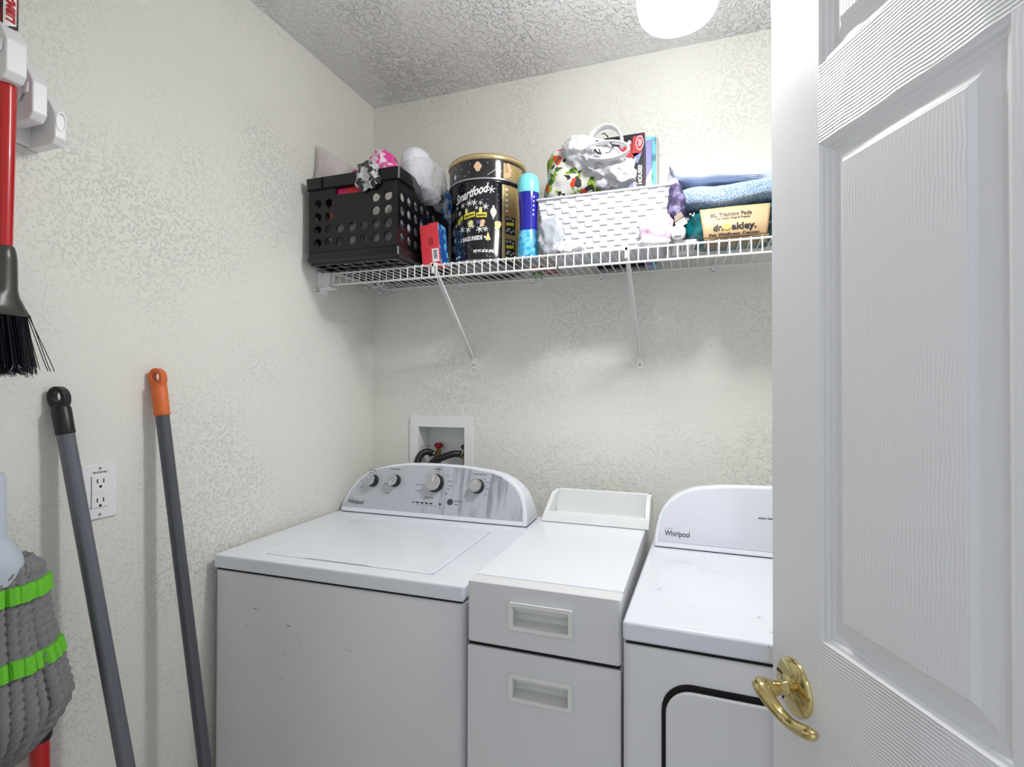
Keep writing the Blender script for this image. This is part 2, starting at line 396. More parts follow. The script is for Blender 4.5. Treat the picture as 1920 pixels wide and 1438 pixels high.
K = 0.35
def tilt(y0): return (lambda a, b: (a, y0 + (b-0.915)*K, b))
def console(parent, outline, fascia, y0, fascia_m):
    mb = MB()
    mb.prism(outline, lambda a, b: (a, y0+(b-0.915)*K, b), lambda a, b: (a, y0+0.130-(b-0.915)*0.30, b))
    o = mb.build('console', enamel, parent, bevel=0.004, seg=3, sharp=30)
    nrm = Vector((0, -1, K)).normalized()
    def f(off): return lambda a, b: Vector((a, y0+(b-0.915)*K, b)) + nrm*off
    MB().prism(fascia, f(0.0012), f(-0.001)).build('control_panel', fascia_m, parent, sharp=20)
    return f
def streaky(name, base, dirt, sx):
    m = mat(name, base, 0.33, metal=0.15)
    nt = m.node_tree; N = nt.nodes; L = nt.links; p = N['Principled BSDF']
    tc = N.new('ShaderNodeTexCoord'); mp = N.new('ShaderNodeMapping'); mp.inputs['Scale'].default_value = (sx, 1, 3.5)
    L.new(tc.outputs['Object'], mp.inputs['Vector'])
    n = N.new('ShaderNodeTexNoise'); n.inputs['Scale'].default_value = 1.0; n.inputs['Detail'].default_value = 5; n.inputs['Roughness'].default_value = 0.6
    L.new(mp.outputs[0], n.inputs['Vector'])
    sep = N.new('ShaderNodeSeparateXYZ'); L.new(tc.outputs['Object'], sep.inputs[0])
    rx = N.new('ShaderNodeMapRange'); rx.inputs['From Min'].default_value = 0.28; rx.inputs['From Max'].default_value = 0.40
    L.new(sep.outputs['X'], rx.inputs['Value'])
    r = N.new('ShaderNodeMapRange'); r.inputs['From Min'].default_value = 0.52; r.inputs['From Max'].default_value = 0.66
    L.new(n.outputs['Fac'], r.inputs['Value'])
    mu = N.new('ShaderNodeMath'); mu.operation = 'MULTIPLY'; L.new(rx.outputs[0], mu.inputs[0]); L.new(r.outputs[0], mu.inputs[1])
    x = N.new('ShaderNodeMix'); x.data_type = 'RGBA'; x.inputs['A'].default_value = base; x.inputs['B'].default_value = dirt
    L.new(mu.outputs[0], x.inputs['Factor']); L.new(x.outputs['Result'], p.inputs['Base Color'])
    return m
fascia_grey = streaky('silver_fascia_streaked', srgb(198, 202, 211), srgb(150, 150, 162), 30)

def deck(parent, w_, yf, z0, z1, m, lid=None):
    """top of the machine; lid=(x0,x1,y0,y1) is left open for the lid"""
    mb = MB()
    o = [(0.0, -0.001), (w_, -0.001), (w_, 0.66), (0.0, 0.66)]
    if lid:
        a0, a1, b0, b1 = lid; i = [(a0, b0), (a1, b0), (a1, b1), (a0, b1)]
        mb.ring(o, i, lambda a, b: (a, b, z1), lambda a, b: (a, b, z0))
    else: mb.box(0, w_, -0.001, 0.66, z0, z1)
    return mb.build('top_panel', m, parent, bevel=0.007, seg=3)

wm = empty('washing_machine', (-1.1689, 1.026, 0), 0.0156, 'white top-load washer in the left corner with four knobs on its grey panel', 'washing machine')
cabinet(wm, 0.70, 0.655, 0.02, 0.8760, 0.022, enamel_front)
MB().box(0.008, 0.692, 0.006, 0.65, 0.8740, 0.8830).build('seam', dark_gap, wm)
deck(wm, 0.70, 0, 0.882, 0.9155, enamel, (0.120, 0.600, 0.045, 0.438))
MB().box(0.1175, 0.6025, 0.0425, 0.4405, 0.884, 0.904).build('lid_well', mat('lid_gap_grey', srgb(120, 122, 130), 0.6), wm)
mb = MB()   # lid, with the shallow finger scoop along its front edge
fr = [(0.1222, 0.0470), (0.24, 0.0472), (0.255, 0.0515), (0.42, 0.0518), (0.435, 0.0475)] + [(0.580+0.018*sin(radians(a)), 0.0655-0.018*cos(radians(a))) for a in (0, 30, 60, 90)] + [(0.598, 0.4355), (0.1222, 0.4355)]
mb.prism(fr, lambda a, b: (a, b, 0.9165), lambda a, b: (a, b, 0.9045))
mb.build('lid', enamel, wm, bevel=0.0022, seg=2)
out_w = [(0.0136, 0.9175), (0.0165, 0.942), (0.029, 0.977), (0.0439, 1.0017), (0.0600, 1.0225), (0.0798, 1.0404), (0.1080, 1.0555), (0.1413, 1.0666), (0.19, 1.0775), (0.2466, 1.0845), (0.31, 1.0878), (0.3726, 1.0880), (0.44, 1.0862),
         (0.4944, 1.0823), (0.54, 1.077), (0.5734, 1.0723), (0.604, 1.0625), (0.6293, 1.0482), (0.650, 1.031), (0.6668, 1.0108), (0.6765, 0.988), (0.6828, 0.9634), (0.6875, 0.94), (0.6896, 0.9175)]
fas_w = [(0.0184, 0.933), (0.0316, 0.9609), (0.045, 0.989), (0.0636, 1.0138), (0.080, 1.0325), (0.1004, 1.0465), (0.130, 1.059), (0.1632, 1.067), (0.25, 1.0785), (0.3736, 1.0819), (0.47, 1.0782), (0.5548, 1.068), (0.588, 1.0585),
         (0.6148, 1.0441), (0.638, 1.0285), (0.6559, 1.0081), (0.666, 0.986), (0.6721, 0.9626), (0.6754, 0.9327)]
y0w = 0.5015
MB().box(0.016, 0.688, 0.505, 0.622, 0.9150, 0.9180).build('console_seam', dark_gap, wm)
fw = console(wm, out_w, fas_w, y0w, fascia_grey)
NR = Vector((0, -1, K)).normalized(); YD = Vector((0, K, 1)).normalized(); XD = Vector((1, 0, 0))
def on_w(a, b, off=0.0016): return fw(off)(a, b)
knob_face = mat('knob_face_grey', srgb(176, 177, 180), 0.45)
def knob(x, z, r, ang, h=0.026):
    o = on_w(x, z, 0.0012)
    def cyl(prof, name, m, par):
        mb = MB(); n_ = 36; vs = []
        for rr, hh in prof: vs += [o + NR*hh + XD*(rr*cos(2*pi*j/n_)) + YD*(rr*sin(2*pi*j/n_)) for j in range(n_)]
        mb.add(vs, [(i*n_+j, i*n_+(j+1) % n_, (i+1)*n_+(j+1) % n_, (i+1)*n_+j) for i in range(len(prof)-1) for j in range(n_)])
        return mb.build(name, m, par, sharp=40)
    k = cyl([(r*1.12, 0), (r*1.12, 0.002), (r*1.04, 0.003), (r*1.02, h-0.003), (r*0.99, h-0.001), (0, h-0.001)], 'knob', black_p, wm)
    cyl([(r*1.0, h-0.003), (r*1.0, h), (r*0.96, h+0.001), (r*0.88, h+0.001), (r*0.86, h-0.001)], 'knob_ring', chrome, k)
    cyl([(r*0.87, h), (0.0, h)], 'knob_face', knob_face, k)
    d = XD*sin(ang) + YD*cos(ang); s_ = XD*cos(ang) - YD*sin(ang); c0 = o + NR*(h+0.0006)
    p = [c0 + d*(r*0.15) - s_*r*0.05, c0 + d*(r*0.15) + s_*r*0.05, c0 + d*(r*0.85) + s_*r*0.05, c0 + d*(r*0.85) - s_*r*0.05]
    MB().hex([q for q in p] + [q + NR*0.0008 for q in p]).build('pointer', white_ink if r > 0.0175 else grey_ink, k)
kn = [(0.1225, 1.0212, 0.0190, -0.6), (0.2085, 1.0255, 0.0190, 3.3), (0.3610, 1.0262, 0.0272, 0.12), (0.5120, 1.0250, 0.0212, 0.12)]
# centres were measured on the knob faces; shift to the panel behind them
for (x, z, r, a) in kn: knob(x, z, r, a)
bt = on_w(0.4235, 0.9721, 0.001)
mb = MB(); n_ = 28; vs = []
for rr, hh in [(0.0100, 0), (0.0100, 0.002), (0.0085, 0.0035), (0.0, 0.0035)]: vs += [bt + NR*hh + XD*(rr*cos(2*pi*j/n_)) + YD*(rr*sin(2*pi*j/n_)) for j in range(n_)]
mb.add(vs, [(i*n_+j, i*n_+(j+1) % n_, (i+1)*n_+(j+1) % n_, (i+1)*n_+j) for i in range(3) for j in range(n_)])
mb.build('start_button', mat('dark_grey_button', srgb(70, 72, 80), 0.4), wm)
def pf(x, z, f=None):
    o = (f or on_w)(x, z); return lambda a, b: o + XD*a + YD*b
mb = MB()
letter(mb, 'Whirlpool', 0.020, pf(0.0395, 0.944), width=0.062, shear=0.15, bold=0.0003)
for i in range(5): mb.add([pf(0.042+0.004*i, 0.9615)(0, 0), pf(0.042+0.004*i, 0.9615)(0.002, 0), pf(0.042+0.004*i, 0.9615)(0.002, 0.0015), pf(0.042+0.004*i, 0.9615)(0, 0.0015)], [(0, 1, 2, 3)])
mb.build('lettering', black_ink, wm, smooth=False)
mb = MB()
for s_, x, z, sz in (('LOAD SIZE', 0.1120, 1.0535, 0.0062), ('WATER TEMP', 0.2010, 1.0610, 0.0062), ('NORMAL', 0.3620, 1.0690, 0.0062), ('WASH OPTIONS', 0.5150, 1.0600, 0.0066), ('CYCLE STATUS', 0.3450, 0.9790, 0.0050)):
    letter(mb, s_, sz, pf(x, z), center=True, bold=0.0001)
letter(mb, 'Start/Pause', 0.0058, pf(0.4380, 0.9735), bold=0.0001)
def dash(mb, x, z, l, h=0.0016):
    q = pf(x, z); mb.add([q(0, 0), q(l, 0), q(l, h), q(0, h)], [(0, 1, 2, 3)])
for i in range(6):
    if i != 4: dash(mb, 0.3010+0.0165*i, 0.9610, 0.0105, 0.0042)
dash(mb, 0.2845, 0.9620, 0.012, 0.0022)
mb.build('panel_print', black_ink, wm, smooth=False)
mb = MB()
for x, z, l in ((0.0800, 1.0420, 0.009), (0.0720, 1.0180, 0.014), (0.0790, 0.9960, 0.010), (0.1020, 1.0460, 0.014), (0.1740, 1.0350, 0.009), (0.1660, 1.0140, 0.012), (0.1720, 0.9930, 0.009), (0.1800, 0.9840, 0.018),
                (0.2900, 1.0170, 0.022), (0.2900, 0.9985, 0.022), (0.3230, 1.0500, 0.009), (0.3960, 1.0520, 0.014), (0.4050, 1.0340, 0.016), (0.4100, 1.0200, 0.018), (0.4060, 1.0100, 0.010), (0.3980, 0.9950, 0.014),
                (0.5290, 1.0470, 0.011), (0.5400, 1.0380, 0.017), (0.5420, 1.0180, 0.013), (0.5380, 1.0000, 0.012), (0.4385, 0.9650, 0.016)):
    for q_ in range(int(l/0.0030)): dash(mb, x+q_*0.0030, z, 0.0021, 0.0022)
for i in range(6): dash(mb, 0.3020+0.0165*i, 0.9560, 0.008, 0.0012)
mb.build('panel_print', grey_ink, wm, smooth=False)
# scratches on the front sheet
mb = MB()
def scr(mb, x, z, dx, dz, t=0.0008):
    mb.add([(x, -0.0006, z), (x+dx, -0.0006, z+dz), (x+dx+t*0.3, -0.0006, z+dz+t), (x, -0.0006, z+t*1.6)], [(0, 1, 2, 3)])
for a in ((0.131, 0.7935, 0.012, -0.001, 0.0010), (0.075, 0.806, 0.001, 0.006), (0.108, 0.744, 0.003, 0.003, 0.002), (0.233, 0.766, 0.010, -0.003, 0.0014), (0.262, 0.750, 0.016, -0.026, 0.0004), (0.226, 0.694, 0.003, 0.005, 0.0018),
          (0.214, 0.635, 0.012, -0.001, 0.0005), (0.305, 0.590, 0.003, 0.010, 0.0012), (0.315, 0.600, 0.002, -0.020, 0.0005), (0.40, 0.735, 0.020, -0.004, 0.0004), (0.442, 0.540, 0.002, 0.005, 0.002)): scr(mb, *a)
mb.build('scuff_mark', grey_ink, wm, smooth=False)
tag(bpy.data.objects['scuff_mark'], 'dark scratches on the white front')

# ------------------------------------------------------------------ laundry tower (drawer cabinet between the machines)
tw = empty('drawer_cabinet', (-0.4565, 1.02, 0), 0, 'narrow white drawer cabinet with two recessed pulls between washer and dryer', 'cabinet')
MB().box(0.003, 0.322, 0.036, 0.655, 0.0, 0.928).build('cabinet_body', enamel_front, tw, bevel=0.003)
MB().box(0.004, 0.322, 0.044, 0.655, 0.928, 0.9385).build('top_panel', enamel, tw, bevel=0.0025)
def drawer(z0, z1, hz0, hz1, top=False):
    mb = MB(); h = (0.1030, 0.2235, hz0+0.006, hz1-0.006)
    panel_hole(mb, (0.003, 0.323), (z0, z1), h, lambda a, b: (a, 0.0, b), lambda a, b: (a, 0.034 if not (top and b > z1-0.001) else 0.042, b))
    o = mb.build('drawer', enamel_front, tw, bevel=0.006, seg=3)
    mb = MB(); yo = -0.0065
    mb.ring(rrect(0.0960, 0.2300, hz0, hz1, 0.006, 3), rrect(0.1060, 0.2205, hz0+0.008, hz1-0.008, 0.001, 3), lambda a, b: (a, yo, b), lambda a, b: (a, 0.001, b))
    x0, x1, a0, a1 = 0.1045, 0.2220, hz0+0.007, hz1-0.007; d = 0.026
    mb.add([(x0, 0, a0), (x1, 0, a0), (x1, 0, a1), (x0, 0, a1), (x0, d, a0+0.004), (x1, d, a0+0.004), (x1, d, a1), (x0, d, a1)],
           [(4, 5, 6, 7), (0, 1, 5, 4), (1, 2, 6, 5), (3, 7, 6, 2), (0, 4, 7, 3)])
    # sloping hood the fingers hook behind
    zm = a0 + (a1-a0)*0.62
    mb.add([(x0-0.003, yo, a1+0.002), (x1+0.003, yo, a1+0.002), (x1-0.007, 0.008, zm), (x0+0.007, 0.008, zm), (x0+0.007, 0.012, zm), (x1-0.007, 0.012, zm), (x1+0.003, 0.008, a1+0.002), (x0-0.003, 0.008, a1+0.002)],
           [(0, 1, 2, 3), (3, 2, 5, 4), (4, 5, 6, 7), (0, 3, 4, 7), (1, 6, 5, 2), (0, 7, 6, 1)])
    mb.build('drawer_pull', mat('pull_white', srgb(236, 237, 232), 0.3), o, bevel=0.0022, seg=2)
drawer(0.8100, 0.9385, 0.8505, 0.9065, True)
drawer(0.1000, 0.8030, 0.7065, 0.7610)
MB().box(0.006, 0.319, 0.006, 0.035, 0.798, 0.815).build('drawer_gap', dark_gap, tw)
MB().box(0.012, 0.312, 0.022, 0.040, 0.0, 0.10).build('toe_kick', enamel_front, tw)
mb = MB()   # open catch-all tray along the back
sp = [(0.524, 0.9395), (0.657, 0.9395), (0.657, 1.0195), (0.585, 1.0195), (0.578, 1.0165), (0.534, 0.9590)]
for xa, xb, t0 in ((0.0115, 0.0255, 0.020), (0.319, 0.333, 0.0)):
    n_ = len(sp); f0 = [(xa + t0*(b-0.9395)/0.08, a, b) for a, b in sp]; f1 = [(xb + t0*(b-0.9395)/0.08, a, b) for a, b in sp]
    mb.add(f0+f1, [tuple(range(n_)), tuple(reversed(range(n_, 2*n_)))]+[(i, n_+i, n_+(i+1) % n_, (i+1) % n_) for i in range(n_)])
mb.hex([(0.0115, 0.524, 0.9395), (0.333, 0.524, 0.9395), (0.333, 0.545, 0.9395), (0.0115, 0.545, 0.9395), (0.018, 0.538, 0.9665), (0.333, 0.538, 0.9665), (0.333, 0.549, 0.9665), (0.018, 0.549, 0.9665)])
mb.box(0.0115, 0.333, 0.54, 0.65, 0.9395, 0.947); mb.box(0.030, 0.333, 0.643, 0.657, 0.9395, 1.0195)
tr = mb.build('tray', plastic_ivory, tw, bevel=0.003, seg=2, weld=False)
mb = MB(); letter(mb, 'Laundry', 0.007, plane_fn((0.286, 0.5305, 0.9490), (1, 0, 0), (0, 0.5, 1))); mb.build('lettering', mat('faint_grey_ink', srgb(150, 150, 150), 0.6), tr, smooth=False)

# ------------------------------------------------------------------ dryer
dr = empty('clothes_dryer', (-0.1269, 0.9863, 0), -0.0217, 'white front-load dryer partly hidden by the open door', 'clothes dryer')
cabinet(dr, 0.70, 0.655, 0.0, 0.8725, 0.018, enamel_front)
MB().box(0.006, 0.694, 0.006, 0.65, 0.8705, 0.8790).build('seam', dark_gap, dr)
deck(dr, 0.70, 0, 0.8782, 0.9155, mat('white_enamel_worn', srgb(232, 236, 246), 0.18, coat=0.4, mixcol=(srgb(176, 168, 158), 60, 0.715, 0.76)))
mb = MB()
mb.tube([(0.0427, 0.0612, 0.9152), (0.0418, 0.2, 0.9155), (0.0412, 0.40, 0.9155), (0.048, 0.418, 0.9155), (0.062, 0.424, 0.9155), (0.35, 0.424, 0.9155), (0.64, 0.424, 0.9155), (0.652, 0.415, 0.9155), (0.657, 0.40, 0.9155), (0.657, 0.0612, 0.9152)],
        [0.0005, 0.0014, 0.0016, 0.0016, 0.0012, 0.001, 0.0012, 0.0016, 0.0016, 0.0005], 8)
mb.build('pressed_ridge', enamel, dr)
out_d = [(0.0114, 0.9175), (0.0120, 0.9433), (0.0165, 0.971), (0.0224, 0.9952), (0.0320, 1.016), (0.0456, 1.0333), (0.062, 1.0485), (0.0826, 1.0594), (0.1050, 1.069), (0.1299, 1.0756), (0.17, 1.0812), (0.2169, 1.0845), (0.3076, 1.087), (0.3924, 1.087),
         (0.4831, 1.0845), (0.53, 1.0812), (0.5701, 1.0756), (0.595, 1.069), (0.6174, 1.0594), (0.638, 1.0485), (0.6544, 1.0333), (0.668, 1.016), (0.6776, 0.9952), (0.6835, 0.971), (0.688, 0.9433), (0.6886, 0.9175)]
fas_d = [(0.0205, 0.9314), (0.0225, 0.966), (0.0290, 0.9956), (0.0390, 1.015), (0.0520, 1.0301), (0.0854, 1.0544), (0.108, 1.063), (0.1330, 1.0688), (0.2169, 1.0775), (0.3074, 1.0795), (0.3926, 1.0795), (0.4831, 1.0775), (0.567, 1.0688), (0.592, 1.063),
         (0.6146, 1.0544), (0.648, 1.0301), (0.661, 1.015), (0.671, 0.9956), (0.6775, 0.966), (0.6795, 0.9314)]
MB().box(0.014, 0.686, 0.489, 0.606, 0.9150, 0.9180).build('console_seam', dark_gap, dr)
fd = console(dr, out_d, fas_d, 0.485, mat('white_fascia', srgb(216, 219, 230), 0.2, coat=0.4))
def on_d(a, b, off=0.0016): return fd(off)(a, b)
mb = MB(); letter(mb, 'Whirlpool', 0.0205, pf(0.0385, 0.9465, on_d), width=0.0640, bold=0.0002)
for i in range(5):
    q = pf(0.040+0.004*i, 0.9640, on_d); mb.add([q(0, 0), q(0.002, 0), q(0.002, 0.0013), q(0, 0.0013)], [(0, 1, 2, 3)])
letter(mb, 'ENERGY PREFERRED', 0.0056, pf(0.2700, 1.0065, on_d), bold=0.0002)
mb.build('lettering', black_ink, dr, smooth=False)
knobx = on_d(0.42, 1.0, 0.001)
mb = MB(); n_ = 30; vs = []
for rr, hh in [(0.028, 0), (0.026, 0.018), (0.023, 0.021), (0, 0.021)]: vs += [knobx + NR*hh + XD*(rr*cos(2*pi*j/n_)) + YD*(rr*sin(2*pi*j/n_)) for j in range(n_)]
mb.add(vs, [(i*n_+j, i*n_+(j+1) % n_, (i+1)*n_+(j+1) % n_, (i+1)*n_+j) for i in range(3) for j in range(n_)]); mb.build('knob', plastic_w, dr)
mb = MB(); mb.prism(rrect(0.0700, 0.6300, 0.17, 0.8205, 0.052, 8), lambda a, b: (a, -0.0030, b), lambda a, b: (a, 0.002, b)); mb.build('door_gap', dark_gap, dr)  # near-black sheet painted in as the shaded gap around the dryer door
mb = MB(); mb.prism(rrect(0.0775, 0.6225, 0.18, 0.8125, 0.045, 8), lambda a, b: (a, -0.0125, b), lambda a, b: (a, -0.003, b)); mb.build('dryer_door', enamel_front, dr, bevel=0.005, seg=3)
mb = MB()
for cx, cy, n_, sx, sy in ((0.11, 0.385, 9, 0.030, 0.012), (0.13, 0.345, 5, 0.02, 0.012), (0.245, 0.10, 3, 0.012, 0.004), (0.05, 0.18, 3, 0.01, 0.01), (0.22, 0.33, 5, 0.04, 0.03), (0.26, 0.05, 6, 0.04, 0.01)):
    for i in range(n_):
        x = cx+rnd.uniform(-sx, sx); y = cy+rnd.uniform(-sy, sy); l = rnd.uniform(0.001, 0.007); h = rnd.uniform(0.0006, 0.0016); r_ = rnd.uniform(-0.4, 0.4)
        mb.add([(x, y, 0.9160), (x+l, y+l*r_, 0.9160), (x+l*0.8, y+l*r_+h, 0.9160), (x+l*0.2, y+h*1.3, 0.9160)], [(0, 1, 2, 3)])
tag(mb.build('scuff_mark', mat('chipped_enamel', srgb(168, 160, 150), 0.7), dr, smooth=False), 'grey chips and scuffs in the white top')

# ------------------------------------------------------------------ washer supply box in the back wall
sb = empty('washer_outlet_box', (0, YB, 1.03), 0, 'white recessed supply box in the back wall above the washer', 'outlet box')
mb = MB(); mb.ring([(-1.0195, -0.01), (-0.7600, -0.01), (-0.7600, 0.2118), (-1.0195, 0.2118)], [(-0.983, 0.022), (-0.7945, 0.022), (-0.7945, 0.1685), (-0.983, 0.1685)], lambda a, b: (a, -0.007, b), lambda a, b: (a, 0.0, b))
mb.build('frame', plastic_w, sb, bevel=0.002)
mb = MB(); x0, x1, z0, z1, d = -0.984, -0.7935, 0.001, 0.1695, 0.085
mb.add([(x0, 0, z0), (x1, 0, z0), (x1, 0, z1), (x0, 0, z1), (x0, d, z0), (x1, d, z0), (x1, d, z1), (x0, d, z1)], [(4, 5, 6, 7), (0, 1, 5, 4), (1, 2, 6, 5), (3, 7, 6, 2), (0, 4, 7, 3)])
mb.build('recess', plastic_ivory, sb, smooth=False)
mb = MB(); mb.box(-0.9825, -0.955, 0.020, 0.0215, 0.149, 0.151); mb.box(-0.9825, -0.950, 0.020, 0.022, 0.0915, 0.0945)
mb.build('nail', steel, sb, smooth=False)
def valve(x, z, m, parent):
    v_ = MB().tube([(x, 0.060, 0.0), (x, 0.060, z-0.012)], 0.009, 14).tube([(x, 0.060, z-0.03), (x, 0.030, z-0.03)], 0.010, 14).build('valve', mat('brass_valve', srgb(150, 120, 70), 0.35, metal=1), parent)
    mb = MB(); mb.tube([(x, 0.060, z-0.010), (x, 0.060, z-0.004), (x, 0.060, z+0.004), (x, 0.060, z+0.010)], [0.008, 0.017, 0.018, 0.013], 10); mb.box(x-0.004, x+0.004, 0.056, 0.064, z-0.025, z)
    return mb.build('valve_handle', m, v_)
valve(-0.931, 0.093, mat('red_valve', srgb(150, 25, 30), 0.4), sb)
valve(-0.818, 0.090, mat('dark_valve', srgb(25, 26, 32), 0.4), sb)
def hose(pts, label):
    o = MB()
    # smooth the path
    P = [Vector(p) for p in pts]; Q = []
    for i in range(len(P)-1):
        a, b, c, d_ = P[max(i-1, 0)], P[i], P[i+1], P[min(i+2, len(P)-1)]
        for k in range(6):
            u = k/6; Q.append(0.5*((2*b)+(c-a)*u+(2*a-5*b+4*c-d_)*u*u+(3*b-a-3*c+d_)*u**3))
    Q.append(P[-1])
    e_ = empty('fill_hose', P[-1], label=label, cat='hose', group='washer fill hoses')
    Q = [q-P[-1] for q in Q]
    MB().tube(Q, 0.0125, 14).build('hose_tube', mat('black_rubber', srgb(24, 25, 32), 0.42), e_)
    MB().tube([Q[0], Q[1]*0.5+Q[0]*0.5, Q[1]], 0.0140, 12).build('coupling', chrome, e_)
hose([(-0.938, YB+0.028, 1.094), (-0.958, YB+0.010, 1.104), (-0.9745, YB-0.010, 1.088), (-0.9765, YB-0.024, 1.055), (-0.962, YB-0.034, 1.00), (-0.94, YB-0.036, 0.92), (-0.93, YB-0.036, 0.80)], 'black hose looping down from the red valve handle')
hose([(-0.822, YB+0.030, 1.098), (-0.846, YB+0.014, 1.100), (-0.880, YB-0.004, 1.088), (-0.915, YB-0.018, 1.070), (-0.934, YB-0.028, 1.035), (-0.915, YB-0.034, 0.98), (-0.90, YB-0.036, 0.90), (-0.89, YB-0.036, 0.80)], 'black hose arching across the box from its right-hand valve')

# ------------------------------------------------------------------ electrical outlet on the left wall
ol = empty('wall_outlet', (XL, 0.7605, 1.1235), 0, 'white double wall outlet half behind the black-gripped pole', 'wall outlet')
MB().box(0, 0.0055, -0.0352, 0.0352, -0.0572, 0.0572).build('cover_plate', plastic_w, ol, bevel=0.002)
mb = MB().box(0.003, 0.0072, -0.0168, 0.0168, -0.0335, 0.0335); rc = mb.build('receptacle', plastic_w, ol, bevel=0.0008)
mb = MB()
for zc_ in (0.019, -0.021):
    mb.box(0.0070, 0.0076, -0.0072, -0.0050, zc_-0.001, zc_+0.0075); mb.box(0.0070, 0.0076, 0.0050, 0.0072, zc_-0.001, zc_+0.0075)
    mb.tube([(0.0070, 0, zc_-0.0085), (0.0077, 0, zc_-0.0085)], 0.0028, 10)
mb.build('socket_slot', black_ink, rc)
MB().box(0.0070, 0.0080, -0.0160, -0.0010, -0.0028, 0.0020).box(0.0070, 0.0080, 0.0010, 0.0130, -0.0028, 0.0020).build('test_button', plastic_ivory, rc)
MB().box(0.0055, 0.0060, -0.020, 0.0168, -0.0338, -0.0330).box(0.0055, 0.0058, -0.0176, -0.0168, -0.0335, 0.0335).build('receptacle_seam', grey_ink, rc)
mb = MB()
for z_ in (0.0485, -0.0485): MB().tube([(0.0050, 0, z_), (0.0064, 0, z_)], 0.0028, 12).build('screw', steel, ol)
mb = MB(); letter(mb, 'PROTECTED', 0.0050, plane_fn((0.0058, 0, 0.0385), (0, 1, 0), (0, 0, 1)), center=True, bold=0.0002); mb.build('lettering', grey_ink, ol, smooth=False)

# ------------------------------------------------------------------ wire shelf
SZ = 1.7290; SY0, SY1 = 1.4515, 1.7466; SX0, SX1 = -1.135, 0.685
sh = empty('wire_shelf', (-0.25, YB, SZ), 0, 'long white wire shelf across the back wall holding crate, tin and basket', 'shelf')
ox = Vector((-0.25, YB, SZ))
def rel(*p): return Vector(p) - ox
wire_pts = [rel(0, SY1, SZ), rel(0, SY0+0.005, SZ), rel(0, SY0+0.001, SZ-0.001), rel(0, SY0-0.001, SZ-0.006), rel(0, SY0-0.002, SZ-0.043)]
wm0 = MB().tube([p + Vector((ox.x, 0, 0)) for p in wire_pts], 0.0019, 6)
w0 = wm0.build('wire', vinyl_w, sh)
nw = int((SX1-SX0)/0.0254)+1
for i in range(nw):
    o = w0 if i == 0 else w0.copy()
    if i: C.objects.link(o); o.parent = sh
    o.location = (SX0 + 0.0254*i - ox.x, 0, 0)
for y, z, r in ((SY0+0.002, SZ-0.0045, 0.0030), (SY0-0.001, SZ-0.0425, 0.0032), (SY1, SZ-0.0045, 0.0030), (SY0+0.150, SZ-0.0045, 0.0026)):
    MB().tube([rel(SX0-0.004, y, z), rel(SX1+0.004, y, z)], r, 8).build('rail', vinyl_w, sh)
MB().tube([rel(SX0-0.004, SY0, SZ-0.002), rel(SX0-0.004, SY0-0.001, SZ-0.044)], 0.003, 8).tube([rel(SX0-0.004, SY0, SZ-0.0045), rel(SX0-0.004, SY1, SZ-0.0045)], 0.0024, 8).build('rail', vinyl_w, sh)
# end bracket against the left wall
mb = MB(); mb.box(XL+0.0005-ox.x, -1.1445-ox.x, 1.437-ox.y, 1.470-ox.y, -0.056, -0.004)
mb.box(XL+0.0005-ox.x, XL+0.016-ox.x, 1.432-ox.y, 1.472-ox.y, -0.073, -0.001)
mb.box(XL+0.0005-ox.x, -1.1340-ox.x, 1.432-ox.y, 1.472-ox.y, -0.057, -0.052)
eb = mb.build('end_bracket', plastic_w, sh, bevel=0.0015, weld=False)
MB().tube([(XL+0.008-ox.x, 1.4318-ox.y, -0.0645), (XL+0.008-ox.x, 1.4300-ox.y, -0.0645)], 0.0030, 12).build('screw', steel, eb)
def brace(xt, xf, zf):
    mb = MB(); a = rel(xt, SY0+0.004, SZ-0.003); b = rel(xf, YB-0.006, zf+0.018)
    d = (b-a); L_ = d.length; d.normalize(); sx = Vector((1, 0, 0)); nn = d.cross(sx).normalized()
    # folded steel channel: web and two flanges
    for (u0, u1, v0, v1) in ((-0.0055, 0.0055, -0.0012, 0.0), (-0.0055, -0.0043, 0, 0.008), (0.0043, 0.0055, 0, 0.008)):
        c4 = [(u0, v0), (u1, v0), (u1, v1), (u0, v1)]
        mb.hex([a+sx*u+nn*v for u, v in c4] + [b+sx*u+nn*v for u, v in c4])
    br = mb.build('brace', vinyl_w, sh, smooth=False, weld=False)
    mb = MB(); pr_ = rrect(xf-0.0095-ox.x, xf+0.0095-ox.x, zf-0.018-SZ, zf+0.022-SZ, 0.006, 4)
    mb.prism(pr_, lambda p, q: (p, -0.0045, q), lambda p, q: (p, -0.0003, q)); mb.build('brace_foot', vinyl_w, br, bevel=0.001)
    MB().tube([(xf-ox.x, -0.0045, zf-0.006-SZ), (xf-ox.x, -0.0070, zf-0.006-SZ)], [0.0036, 0.0026], 12).build('screw', steel, br)
    mb = MB(); mb.box(xt-0.009-ox.x, xt+0.009-ox.x, SY0-0.004-ox.y, SY0+0.014-ox.y, -0.010, 0.0030)
    mb.box(xt-0.004-ox.x, xt+0.004-ox.x, SY0-0.004-ox.y, SY0+0.004-ox.y, -0.030, 0.0); mb.build('brace_clip', vinyl_w, br, bevel=0.001, weld=False)
brace(-0.7660, -0.7585, 1.4330); brace(-0.1765, -0.1700, 1.4270)
